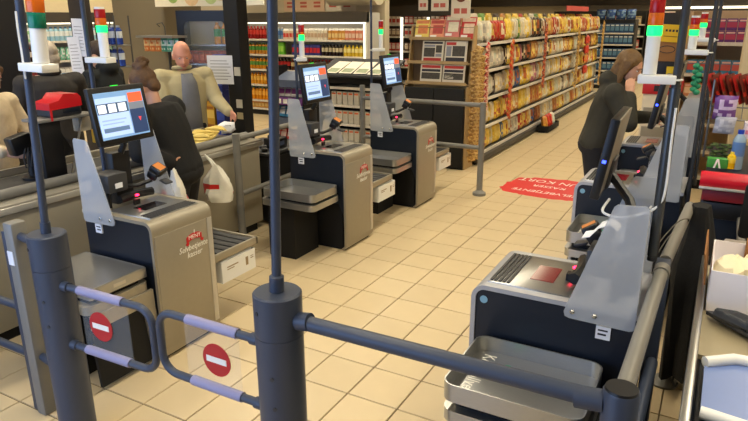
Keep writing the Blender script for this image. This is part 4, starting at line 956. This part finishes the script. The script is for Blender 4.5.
# ------------------------------------------------------------ crisps gondola along the aisle
gz = [.13, .48, .87, 1.25, 1.61]
GX = -1.0
edges = [3.38, 4.62, 5.58, 6.52, 7.46, 8.40, 9.34, 10.28, 11.22, 12.16]
near = ['nearest', 'second', 'third', 'fourth', 'fifth', 'sixth', 'seventh', 'eighth', 'farthest']
Y_, O_, R_2, W_2, K_, BL, G_, P_ = (222, 186, 66), (198, 134, 66), (178, 52, 38), (214, 206, 186), (66, 52, 42), (60, 96, 150), (96, 140, 60), (190, 120, 140)
CN = {Y_: 'yellow', O_: 'orange', R_2: 'red', W_2: 'white', K_: 'black', BL: 'blue', G_: 'green', P_: 'pink'}
assert len(CN) == 8
rows_pal = {4: [[W_2, R_2], [Y_, W_2, G_], [Y_, K_], [K_, O_], [R_2, Y_], [Y_, Y_], [Y_, R_2], [R_2, O_], [O_, R_2]],
            3: [[W_2, W_2], [K_, P_], [K_, O_], [W_2, K_], [O_, W_2], [O_, O_], [W_2, O_], [Y_, O_], [O_, Y_]],
            2: [[W_2, W_2], [Y_, W_2, BL], [Y_, P_], [W_2, W_2], [W_2, Y_], [W_2, W_2], [W_2, Y_], [Y_, R_2], [R_2, Y_]],
            1: [[W_2, Y_], [R_2, O_], [Y_, O_], [O_, W_2], [Y_, W_2], [W_2, W_2], [W_2, O_], [O_, W_2], [Y_, W_2]],
            0: [[Y_, Y_], [BL, Y_, W_2], [R_2, BL], [O_, W_2], [W_2, O_], [Y_, W_2], [O_, Y_], [W_2, Y_], [Y_, O_]]}
for i in range(9):
    y0, y1 = edges[i], edges[i + 1]
    g = shelf_unit('crisps_shelf', '%s bay of the long crisps shelf along the aisle' % near[i], (GX, y0, 0), PI / 2, y1 - y0, .45, gz, 1.78, shelf=SHELFM, side=.36)
    for r in range(5):
        pal = rows_pal[r][i]; n_ = int((y1 - y0 - .01) / .153); h_ = [.29, .325, .32, .30, .32][r] - .02 * (i % 2)
        for k in range(n_):
            ci = pal[k * len(pal) // n_]; c2 = random.choice([(222, 206, 170), (170, 96, 56), (224, 196, 110)]) if ci != W_2 else random.choice([(200, 206, 190), (214, 190, 130), (176, 170, 160)])
            if random.random() < .35: ci = random.choice([Y_, W_2, W_2, W_2, O_, Y_, K_])
            me = pack_mesh(.15, h_ if i else .28, .09, ci, c2, k % 3)
            put(g, 'crisp_bag', me, '%s crisp bag on the %s shelf of the %s crisps bay' % (CN[ci], ORD[r], near[i]), 'crisps', '%s crisp bags in the %s crisps bay' % (CN[ci], near[i]),
                .082 + .154 * k, .068 + .02 * random.random(), gz[r] + .004, random.uniform(-.06, .06), random.uniform(-.12, -.02))
    MB().box(.0, y1 - y0, -.07, .0, .03, .10).build('kick_plate', SHELFM, g)
# second row of bags piled on the very top
tall = [(edges[i_] + .175 + .295 * q_) for i_ in range(9) for q_ in range(4 if i_ == 0 else 3)]
for k, y in enumerate(tall):
    ci = [Y_, W_2, G_, Y_, K_, O_, Y_, Y_, R_2][k % 9] if k < 14 else [Y_, Y_, R_2, O_, Y_][k % 5]
    o = link('crisp_bag', pack_mesh(.225, .38, .09, ci, (236, 214, 150), k % 3), None, (GX - .25, y, 1.614), (-.06, 0, PI / 2 + random.uniform(-.1, .1)))
    tag(o, '%s crisp bag standing tall at the back of the top crisps shelf' % CN[ci], 'crisps', '%s crisp bags on top of the crisps shelf' % CN[ci])
# clip strips of small packets hanging along the bay posts
def clip_strip(label, x, y, z0, z1, c1, c2, w_=.10, rz=PI / 2):
    t = thing('clip_strip', label, 'clip strip', (x + .02, y, z0), rz)
    MB().box(-.012, .012, .0, .004, 0, z1 - z0).build('strip', WHITE, t)
    z = z1 - z0 - .11; me = pack_mesh(w_ * .8, .085, .035, c1, c2, 1); me2 = pack_mesh(w_ * .8, .085, .035, c2, c1, 2); k = 0
    while z > -.02:
        link('packet', me if k % 2 else me2, t, (.012 * (-1) ** k, -.012, z), (-.12, .35 * (-1) ** k, 0)); z -= .045; k += 1
GOLD, GOLD2 = (150, 110, 50), (194, 158, 92)
clip_strip('gold clip strip beside the newspaper rack bins', -.945, 3.12, .12, 1.62, GOLD, GOLD2, .13, .3)
clip_strip('second gold clip strip behind the floor railing post', -.97, 3.32, .3, 1.5, GOLD, (200, 160, 90), .09, .6)
clip_strip('red clip strip at the near end of the crisps shelf', -.955, 3.52, .75, 1.66, (176, 44, 40), (220, 190, 170), .12)
clip_strip('gold and red clip strip between the first two crisps bays', -.955, 4.60, .45, 1.66, (196, 120, 52), (190, 60, 44), .12)
clip_strip('dark red clip strip between the third and fourth crisps bays', -.955, 6.50, .75, 1.85, (140, 44, 36), (200, 120, 80), .11)
clip_strip('gold clip strip in the middle of the far crisps bays', -.955, 9.20, .5, 1.75, GOLD, GOLD2, .2)
clip_strip('gold clip strip at the far end of the crisps shelf', -.955, 12.0, .3, 1.85, GOLD, GOLD2, .24)
for k, (z, c) in enumerate(((1.35, 'red'), (1.15, 'red'), (.95, 'orange'), (.72, 'red'))):
    tag(link('hanging_bag', pack_mesh(.26, .19, .1, R_2 if c == 'red' else O_, (206, 70, 50)), None, (-.93, 10.1, z), (0, 0, PI / 2)), '%s bag hanging in the column before the far crisps bays, %s from the bottom' % (c, ['topmost', 'third', 'second', 'lowest'][k]), 'package')
t = thing('dump_bin', 'low black floor tray of red and orange bags at the foot of the crisps shelf', 'tray', (-.93, 6.3, 0))
MB().vbox(0, .22, 0, .75, .03, .12, .02, 2, floor=.008).build('tray', SOFTBLACK, t); MB().box(.03, .19, .03, .72, 0, .03).build('foot', SOFTBLACK, t)
for k in range(4): tag(link('net_bag', pack_mesh(.16, .24, .1, [O_, R_2, R_2, W_2][k], [(226, 160, 60), (226, 60, 40), (220, 70, 50), (200, 220, 206)][k]), None, (-.80, 6.4 + .17 * k, .05), (-.2, 0, PI / 2)), '%s bag in the low black floor tray' % ['orange', 'red', 'red', 'white'][k], 'package', 'bags in the low floor tray')

# far end of the shop
ez = [.14, .5, .85, 1.2, 1.5]
e1 = shelf_unit('end_shelf', 'distant blue-stocked shelf beyond the crisps shelf', (-1.5, 14.0, 0), 0, 1.05, .5, ez, 1.85)
for r in range(5):
    for k in range(8): put(e1, 'blue_pack', carton_mesh(.11, .1, .24, (40, 74, 112), (90, 130, 160), (200, 210, 214), False), 'blue pack on the %s shelf of the distant blue shelf' % ORD[r], 'package', 'packs on the distant blue shelf', .1 + .12 * k, .08, ez[r])
for k in range(4): tag(link('blue_bundle', pack_mesh(.245, .26, .2, (54, 84, 140), (120, 150, 180), k % 3), None, (-1.40 + .26 * k, 14.2, 1.853)), 'blue bundle on top of the distant blue shelf', 'package', 'bundles on the distant blue shelf')
fz = [.14, .55, .95, 1.32, 1.68]
for i, (x, lab) in enumerate(((-.55, 'left'), (1.25, 'middle'), (-3.5, 'leftmost'))):
    u = shelf_unit('far_shelf', '%s grocery shelf on the far wall at the end of the aisle' % lab, (x, 17.55, 0), 0, 1.75 if i < 2 else 2.9, .5, fz, 2.1)
    for r in range(1, 5):
        for k in range(12 if i < 2 else 20):
            c = [(216, 212, 200), (196, 70, 60), (140, 160, 150), (206, 180, 120)][(k // 2 + r + i) % 4]
            put(u, 'far_pack', carton_mesh(.12, .1, .25, c, (210, 200, 184), (150, 140, 130), False), '%s pack on the %s far wall shelf' % (['white', 'red', 'sage', 'tan'][(k // 2 + r + i) % 4], lab), 'package', 'packs on the far wall shelves', .12 + .135 * k, .08, fz[r])
t = thing('aisle_sign', 'white and orange sign panel hanging at the far end of the aisle', 'sign', (-.05, 13.6, 1.90)); MB().box(0, .55, 0, .02, 0, .26).build('panel', mat('sign_white', (226, 214, 200), .7), t); MB().box(.02, .53, -.002, 0, .03, .12).build('orange_band', mat('sign_orange', (214, 110, 70), .7), t); MB().tube([(.27, .01, .26), (.27, .01, 1.5)], .008, 5).build('hanger', SHELFM, t)
t = thing('red_sign', 'red header sign above the crisps shelf', 'sign', (-1.15, 8.9, 2.05)); MB().box(-.02, 0, 0, 2.2, 0, .10).build('panel', mat('sign_red', (196, 84, 76), .7), t)
for y in (.3, 1.9): MB().tube([(-.01, y, .1), (-.01, y, 1.35)], .006, 5).build('hanger', SHELFM, t)

# ------------------------------------------------------------ right-hand background
pz = [.14, .45, .76, 1.06, 1.32, 1.66]
ps_ = shelf_unit('sweets_shelf', 'tall shelf of purple and blue boxes at the right', (1.40, 3.45, 0), 0, 1.0, .45, pz, 2.0, back=mat('shelf_tan', (176, 150, 116), .6))
for r in (3, 4, 5):
    for k in range(8):
        for lv in range(2 if r == 5 else 1):
            c = {5: ((96, 44, 110), (176, 60, 90)), 4: ((60, 130, 170), (196, 90, 80)), 3: ((196, 130, 90), (220, 190, 160))}[r]
            put(ps_, 'sweet_box', carton_mesh(.105, .08, .125 if r == 5 else .15, c[0], c[1], (226, 180, 170), False), '%s box on the %s shelf of the tall right-hand shelf' % ({5: 'purple', 4: 'blue', 3: 'orange'}[r], ORD[r]), 'box', 'boxes on the tall right-hand shelf', .10 + .112 * k, .08, pz[r] + .128 * lv)
struct(MB().rbox(1.955, 2.75, 2.05, 2.6, 0, CEIL, .02).build('wall_column', mat('cream_paint', (214, 196, 158), .6, 0, .02, 4)), 'cream wall column at the right border')
cm = thing('display_cabinet', 'white display cabinet with red band behind the right terminals', 'cabinet', (1.12, 2.55, 0))
MB().rbox(0, .34, 0, .4, .03, 1.17, .006).build('body', mat('cabinet_cream', (216, 204, 180), .5), cm); MB().rbox(-.01, .35, -.012, .41, 1.17, 1.30, .004).build('red_band', mat('band_red', (190, 30, 32), .5), cm)
for z in (.7, .9): MB().box(.02, .32, -.004, 0, z, z + .13).build('drawer_front', SHELL, cm)
MB().box(.03, .31, .02, .38, 0, .03).build('plinth', SOFTBLACK, cm); MB().box(.10, .2, -.014, -.012, 1.20, 1.26).build('band_mark', DTXT, cm)
t = thing('black_carton', 'black carton with yellow patch on the display cabinet', 'box', (1.17, 2.6, 1.30)); MB().rbox(0, .26, 0, .25, 0, .2, .004).build('box', BLACK, t); MB().box(.14, .22, -.002, 0, .06, .15).build('yellow_patch', mat('patch_yellow', (222, 196, 40), .6), t)
t = thing('cardboard_box', 'brown cardboard box with printed oval on top of the black carton', 'box', (1.17, 2.6, 1.50)); MB().rbox(0, .25, 0, .25, 0, .2, .004).build('box', mat('kraft', (150, 108, 66), .8), t)
MB().tube([(.12 + .075 * math.cos(k * PI / 8), -.001, .12 + .035 * math.sin(k * PI / 8)) for k in range(16)], .004, 5, closed=True).build('printed_oval', DTXT, t)
t = thing('yellow_sign', 'yellow paper sign above the brown cardboard box', 'sign', (1.20, 2.58, 1.70)); MB().box(0, .26, 0, .006, 0, .17, X=Matrix.Rotation(.06, 4, 'Y')).build('sheet', mat('sign_yellow', (228, 186, 30), .6), t)
for k in range(5): MB().box(.05 + .032 * k, .07 + .032 * k, -.002, 0, .10, .122, X=Matrix.Rotation(.06, 4, 'Y')).build('printed_mark', DTXT, t)
MB().box(.04, .22, -.002, 0, .05, .058, X=Matrix.Rotation(.06, 4, 'Y')).build('printed_line', mat('brown_print', (150, 110, 30), .7), t)
MB().tube([(.13, .01, -.0), (.13, .01, .1)], .006, 5).build('peg', SHELFM, t)
t = thing('green_net', 'bright green twisted net hanging between the right poles', 'net', (1.66, .9, 1.36)); b = MB()
for k in range(10): b.ell((.012 * (-1) ** k, .01 * (k % 3), .022 * k + .02), (.026, .026, .022), 8, 6)
b.build('mesh_sleeve', mat('net_green', (40, 140, 100), .6, 0, .2, 60), t); MB().tube([(0, .01, .22), (.085, .40, .30)], .004, 5).build('cord', SHELFM, t)
wz = [.2, .7, 1.2, 1.55]
w1 = shelf_unit('machine_shelf', 'distant dark shelf with white lit edge behind the right terminals', (.55, 8.2, 0), 0, 2.6, .5, wz, 2.0, header=(2.02, 2.3))
MB().box(.0, 1.5, -.03, -.012, 2.06, 2.10).build('white_edge', STRIP, w1)
for r in (1, 2, 3):
    for k in range(14): put(w1, 'dark_pack', can_mesh(.07, .2, [(150, 140, 130), (60, 54, 60), (196, 120, 60), (110, 90, 120)][(k + r) % 4], (200, 190, 176)), '%s tin on the %s shelf of the distant dark shelf' % (['grey', 'black', 'orange', 'mauve'][(k + r) % 4], ORD[r]), 'tin', 'tins on the distant dark shelf', .14 + .17 * k, .1, wz[r])
t = thing('partition', 'dark upright partition at the far left border of the picture', 'partition', (-4.6, -1.6, 0)); MB().rbox(-.03, .03, 0, 1.14, 0, 2.9, .01).build('board', mat('panel_black', (22, 22, 26), .5), t)
# ------------------------------------------------------------ people
SKIN = mat('skin', (206, 156, 128), .55, 0, .06, 25); SKIN2 = mat('skin_rosy', (210, 146, 120), .55, 0, .08, 25)
EYEW = mat('eye_white', (196, 186, 176), .3, 0, 0); EYEB = mat('eye_dark', (44, 34, 28), .2, 0, 0); LIP = mat('lip', (164, 92, 84), .5, 0, .05)
def remesh(o, vox, it=4):
    m = o.modifiers.new('remesh', 'REMESH'); m.mode = 'VOXEL'; m.voxel_size = vox; m.use_smooth_shade = True
    s = o.modifiers.new('smooth', 'SMOOTH'); s.factor = .5; s.iterations = it
    return o
def person(label, loc, yaw, H, top, legs, hair, style, hands, lean=0.0, side=0.0, head=(0, 0, 0), top_kind='jacket', skin=SKIN, curl=.6, shirt=None, bulk=1.0, vox=.008, hoodcol=None, hood=False, elbow=((-.25, .5, -1), (-.25, -.5, -1))):
    """faces local +x; hands are local wrist targets (left, right)"""
    k = H / 1.75
    t = thing('person', label, 'person', loc, yaw)
    V_ = lambda x, y, z: Vector((x, y, z)) * k
    U = Matrix.Translation(V_(0, 0, .95)) @ Matrix.Rotation(lean, 4, 'Y') @ Matrix.Rotation(side, 4, 'X') @ Matrix.Translation(V_(0, 0, -.95))
    hip = [V_(0, s * .09, .93) for s in (1, -1)]; knee = [V_(.03, s * .10, .50) for s in (1, -1)]; ank = [V_(-.01, s * .105, .09) for s in (1, -1)]
    sh = [U @ V_(0, s * .185 * bulk, 1.43) for s in (1, -1)]
    neck = U @ V_(.0, 0, 1.50); hc = U @ V_(.03, 0, 1.63)
    Hx = Matrix.Translation(hc + Vector((0, 0, .012))) @ Matrix.Rotation(head[2], 4, 'Z') @ Matrix.Rotation(head[1], 4, 'Y') @ Matrix.Rotation(head[0], 4, 'X') @ Matrix.Scale(k * 1.12, 4)
    wr = [Vector(h) for h in hands]; el = []
    for q in (0, 1):
        a, b = sh[q], wr[q]; d = b - a; L1, L2 = .29 * k, .26 * k; D = min(d.length, (L1 + L2) * .995); dn = d.normalized(); wr[q] = b = a + dn * D
        c = (L1 * L1 + D * D - L2 * L2) / (2 * D); h = math.sqrt(max(0, L1 * L1 - c * c)); p = Vector(elbow[q]); p = (p - dn * p.dot(dn)).normalized(); el.append(a + dn * c + p * h)
    # body: one continuous surface
    b = MB()
    b.ell((-.012, 0, .03), (.096, .076, .098), 16, 12, X=Hx); b.ell((.025, 0, -.03), (.069, .062, .085), 14, 10, X=Hx); b.ell((.04, 0, -.078), (.042, .042, .036), 12, 8, X=Hx)
    b.ell((.098, 0, -.028), (.017, .014, .016), 8, 6, X=Hx); b.tube([Hx @ Vector((.086, 0, .012)), Hx @ Vector((.10, 0, -.026))], .01, 8, radii=[.008 * k, .012 * k])
    for s in (1, -1): b.ell((-.005, s * .076, -.012), (.02, .011, .032), 8, 7, X=Hx)
    b.ell((.076, 0, .028), (.014, .048, .01), 10, 6, X=Hx)
    b.cap2(neck - (neck - V_(0, 0, .95)).normalized() * .06, Hx @ Vector((-.015, 0, -.07)), .056 * k, .052 * k)
    b.cap2(V_(0, 0, .95), U @ V_(0, 0, 1.36), .10 * k, .11 * k)
    for q, s in enumerate((1, -1)):
        b.cap2(U @ V_(0, 0, 1.40), sh[q], .06 * k, .05 * k); b.cap2(sh[q], el[q], .045 * k, .038 * k); b.cap2(el[q], wr[q], .038 * k, .026 * k)
        b.cap2(V_(0, s * .05, .93), hip[q], .09 * k, .08 * k); b.cap2(hip[q], knee[q], .075 * k, .05 * k); b.cap2(knee[q], ank[q], .05 * k, .035 * k); b.cap2(ank[q], ank[q] + V_(.12, 0, -.045), .035 * k, .03 * k)
        d = (wr[q] - el[q]).normalized(); n_ = (Vector((0, -s, 0)) - d * Vector((0, -s, 0)).dot(d)); n_ = n_.normalized() if n_.length > .05 else d.orthogonal().normalized(); w_ = d.cross(n_)
        pc = wr[q] + d * .05 * k
        for f in (-.026, 0, .026): b.cap2(wr[q] + w_ * f * .7 * k, pc + d * .03 * k + w_ * f * k, .017 * k, .015 * k, 8)
        for f, L in ((-.033, .072), (-.011, .082), (.011, .078), (.033, .06)):
            p0 = pc + d * .035 * k + w_ * f * k; d1 = (d + n_ * curl * .4).normalized(); p1 = p0 + d1 * L * .5 * k; d2 = (d + n_ * curl * 1.6).normalized(); p2 = p1 + d2 * L * .5 * k
            b.cap2(p0, p1, .0092 * k, .0085 * k, 7); b.cap2(p1, p2, .0085 * k, .007 * k, 7)
        p0 = wr[q] + d * .02 * k + w_ * .025 * k; p1 = p0 + (d * .6 + w_ * .8 + n_ * .3).normalized() * .045 * k; p2 = p1 + (d + n_ * .5).normalized() * .035 * k
        b.cap2(p0, p1, .013 * k, .010 * k, 7); b.cap2(p1, p2, .010 * k, .008 * k, 7)
    body = remesh(b.build('body', skin, t), vox, 3)
    for s in (1, -1):
        e = MB().ell((.077, s * .031, .006), (.010, .011, .006), 10, 7, X=Hx).build('eye', EYEW, t)
        MB().ell((.0845, s * .031, .006), (.004, .005, .005), 8, 6, X=Hx).build('pupil', EYEB, e)
    MB().ell((.088, 0, -.062), (.008, .022, .006), 10, 6, X=Hx).build('mouth', LIP, t)
    # garment over torso and arms
    g = MB(); B_ = bulk
    def ring(p, rx, ry):
        c = U @ V_(*p); out = []
        for i in range(20):
            a = 2 * PI * i / 20; out.append(c + (U.to_3x3() @ Vector((rx * math.cos(a), ry * math.sin(a), 0))) * k)
        return out
    lowz = .80 if top_kind in ('jacket', 'coat') else .90
    R = [ring((0, 0, lowz), .118 * B_, .165 * B_), ring((0, 0, .95), .128 * B_, .175 * B_), ring((.0, 0, 1.08), .125 * B_, .165 * B_), ring((.01, 0, 1.25), .135 * B_, .18 * B_), ring((.0, 0, 1.38), .125 * B_, .195 * B_), ring((-.01, 0, 1.455), .10 * B_, .165 * B_), ring((-.005, 0, 1.50), .07, .085)]
    VV = [p for r_ in R for p in r_]; FF = []
    for j in range(len(R) - 1):
        for i in range(20): FF.append((j * 20 + i, j * 20 + (i + 1) % 20, (j + 1) * 20 + (i + 1) % 20, (j + 1) * 20 + i))
    FF += [tuple(range(20)), tuple(range(len(R) * 20 - 20, len(R) * 20))]
    g.add(VV, FF)
    for q in (0, 1):
        g.cap2(U @ V_(0, 0, 1.40), sh[q], .085 * k, .075 * k * B_); g.cap2(sh[q], el[q], .068 * k * B_, .056 * k * B_); g.cap2(el[q], el[q] + (wr[q] - el[q]) * .93, .056 * k * B_, .043 * k * B_)
    g.v = [tuple(Vector(p) + Vector((1, 1, .3)) * noise.noise(Vector(p) * 9 + Vector((H * 9, 0, 0))) * .014) for p in g.v]
    if hood:
        g.ell((-.10, 0, 1.50), (.085, .125, .085), 14, 9, X=U @ Matrix.Scale(k, 4)); g.ell((-.03, 0, 1.53), (.085, .10, .045), 14, 9, X=U @ Matrix.Scale(k, 4))
    gm = remesh(g.build(top_kind, top, t), .012, 5)
    if top_kind in ('jacket', 'coat') and not hood:
        c = MB(); c.tube([U @ (V_(-.005, 0, 1.525) + Vector((.072 * math.cos(a), .08 * math.sin(a), .01 * math.cos(a))) * k) for a in [i * PI / 8 for i in range(16)]], .022 * k, 8, closed=True); c.build('collar', top, t)
    if shirt:
        s_ = MB(); P = []
        for j, (zz, xx, hw) in enumerate(((.86, .118, .07), (1.08, .108, .07), (1.25, .118, .062), (1.38, .108, .055), (1.475, .07, .04))):
            for y in (-1, -.5, 0, .5, 1): P.append(U @ V_((xx + .008 - .02 * y * y) * B_ + .034, y * hw * 1.5, zz))
        s_.add(P, [(j * 5 + i, j * 5 + i + 1, j * 5 + i + 6, j * 5 + i + 5) for j in range(4) for i in range(4)])
        so = s_.build('shirt', shirt, t); sm = so.modifiers.new('thick', 'SOLIDIFY'); sm.thickness = .02
    # trousers and shoes
    g = MB(); g.ell(V_(0, 0, .93), (.13 * k * B_, .175 * k * B_, .12 * k), 16, 10)
    for q in (0, 1): g.cap2(hip[q], knee[q], .098 * k * B_, .072 * k); g.cap2(knee[q], ank[q] + V_(0, 0, .0), .072 * k, .058 * k)
    remesh(g.build('trousers', legs, t), .012, 5)
    for q in (0, 1):
        s_ = MB(); s_.ell(ank[q] + V_(.04, 0, -.045), (.13 * k, .046 * k, .045 * k), 14, 9); s_.ell(ank[q] + V_(-.03, 0, -.015), (.05 * k, .046 * k, .06 * k), 12, 8)
        s_.v = [(p[0], p[1], max(p[2], .0)) for p in s_.v]; remesh(s_.build('shoe', SOFTBLACK, t), .01, 2)
    # hair
    h = MB()
    if style == 'short': h.ell((-.026, 0, .048), (.098, .086, .092), 18, 12, X=Hx); h.ell((-.06, 0, -.01), (.052, .074, .075), 14, 10, X=Hx)
    if style == 'long':
        h.ell((-.024, 0, .048), (.101, .089, .094), 18, 12, X=Hx); h.ell((-.07, 0, -.05), (.058, .088, .13), 16, 10, X=Hx)
        for s in (1, -1): h.cap2(Hx @ Vector((.028, s * .072, .06)), Hx @ Vector((.01, s * .080, -.03)), .026 * k, .018 * k); h.cap2(Hx @ Vector((-.01, s * .08, .05)), Hx @ Vector((-.01, s * .086, -.14)), .03 * k, .026 * k)
    if style == 'bun':
        h.ell((-.028, 0, .045), (.098, .087, .092), 18, 12, X=Hx); h.ell((-.065, 0, -.02), (.045, .07, .06), 14, 10, X=Hx)
        for i in range(16):
            a, e = i * 2.4, (i % 5) * .35 - .6; h.ell((-.085 + .045 * math.cos(a) * math.cos(e), .045 * math.sin(a) * math.cos(e), .125 + .045 * math.sin(e)), (.024, .022, .02), 8, 6, X=Hx)
    if style == 'fringe':
        for s in (1, -1): h.ell((-.035, s * .068, -.005), (.05, .016, .042), 12, 8, X=Hx)
        h.ell((-.088, 0, -.02), (.022, .06, .04), 12, 8, X=Hx)
    if style != 'bald':
        h.v = [tuple(Vector(p) + Vector((1, 1, 1)) * noise.noise(Vector(p) * 45) * .006) for p in h.v]
        remesh(h.build('hair', hair, t), .009, 2)
    return t
HGREY = mat('grey_hair', (176, 164, 148), .7, 0, .3, 60); HBROWN = mat('brown_hair', (92, 64, 38), .6, 0, .45, 50, bump=.3); HLIGHT = mat('light_brown_hair', (112, 84, 50), .6, 0, .4, 50, bump=.3); HDARK = mat('dark_hair', (54, 40, 30), .6, 0, .4, 50)
CBLACK = mat('black_cloth', (20, 20, 21), .85, 0, .25, 30, bump=.2); COAT = mat('dark_green_coat', (48, 46, 37), .8, 0, .2, 25, bump=.3); CDARK = mat('charcoal_coat', (40, 36, 33), .8, 0, .2, 25, bump=.3)
CBEIGE = mat('beige_jacket', (176, 164, 126), .8, 0, .1, 20, bump=.3); CGREY = mat('grey_shirt', (112, 114, 120), .8, 0, .08, 20); JEANS = mat('dark_trousers', (30, 30, 36), .85, 0, .15, 20); CREAM = mat('cream_fleece', (214, 196, 164), .9, 0, .12, 40, bump=.5); LEO = mat('spotted_skirt', (120, 84, 60), .85, 0, .7, 45); NAVYC = mat('dark_hoodie', (26, 30, 32), .85, 0, .2, 25, bump=.2)
person('woman with brown hair in a dark coat, hand at her cheek, at the right terminals', (.95, 1.02, 0), 0.08, 1.67, COAT, JEANS, HLIGHT, 'long', [(.44, .16, 1.12), (.235, -.19, 1.34)], lean=.27, head=(0, .30, -.35), top_kind='hooded_coat', hood=True, bulk=1.26, curl=.3, vox=.007, elbow=((-.2, .5, -1), (.5, -.5, -1.2)))
person('woman in black with a curly hair bun, head bowed, behind the nearest left terminal', (-1.615, -1.33, 0), math.radians(200), 1.61, CBLACK, CBLACK, HBROWN, 'bun', [(-.03, .20, .97), (.36, -.2, .99)], lean=.30, head=(0, .62, .1), top_kind='jumper', bulk=1.42)
person('bald old man in an open beige jacket over a grey shirt at the staffed counter', (-2.88, .02, 0), math.radians(-22), 1.70, CBEIGE, JEANS, HGREY, 'fringe', [(.38, .30, 1.05), (.34, -.24, 1.05)], head=(0, .3, -.25), shirt=CGREY, skin=SKIN2, bulk=1.3, elbow=((-.5, .15, -1), (-.5, -.15, -1)))
person('grey-haired man in a charcoal coat seen from behind at the left', (-3.28, -1.12, 0), math.radians(160), 1.73, CDARK, JEANS, HGREY, 'short', [(.30, .24, 1.0), (.28, -.28, .98)], lean=.08, head=(0, .25, .35), top_kind='coat', bulk=1.18)
person('person in a dark hoodie with dark hair beside the beige pillar', (-3.84, -.08, 0), math.radians(190), 1.69, NAVYC, JEANS, HDARK, 'short', [(.32, .22, 1.05), (.32, -.24, 1.02)], lean=.14, head=(0, .45, .3), top_kind='jumper', hood=True, bulk=1.1)
person('person in a cream fleece and spotted skirt cut off by the left border', (-2.82, -2.0, 0), math.radians(15), 1.66, CREAM, LEO, HBROWN, 'long', [(.34, .18, 1.09), (.30, -.18, 1.06)], lean=.08, head=(0, .35, 0), top_kind='jumper', bulk=1.12)
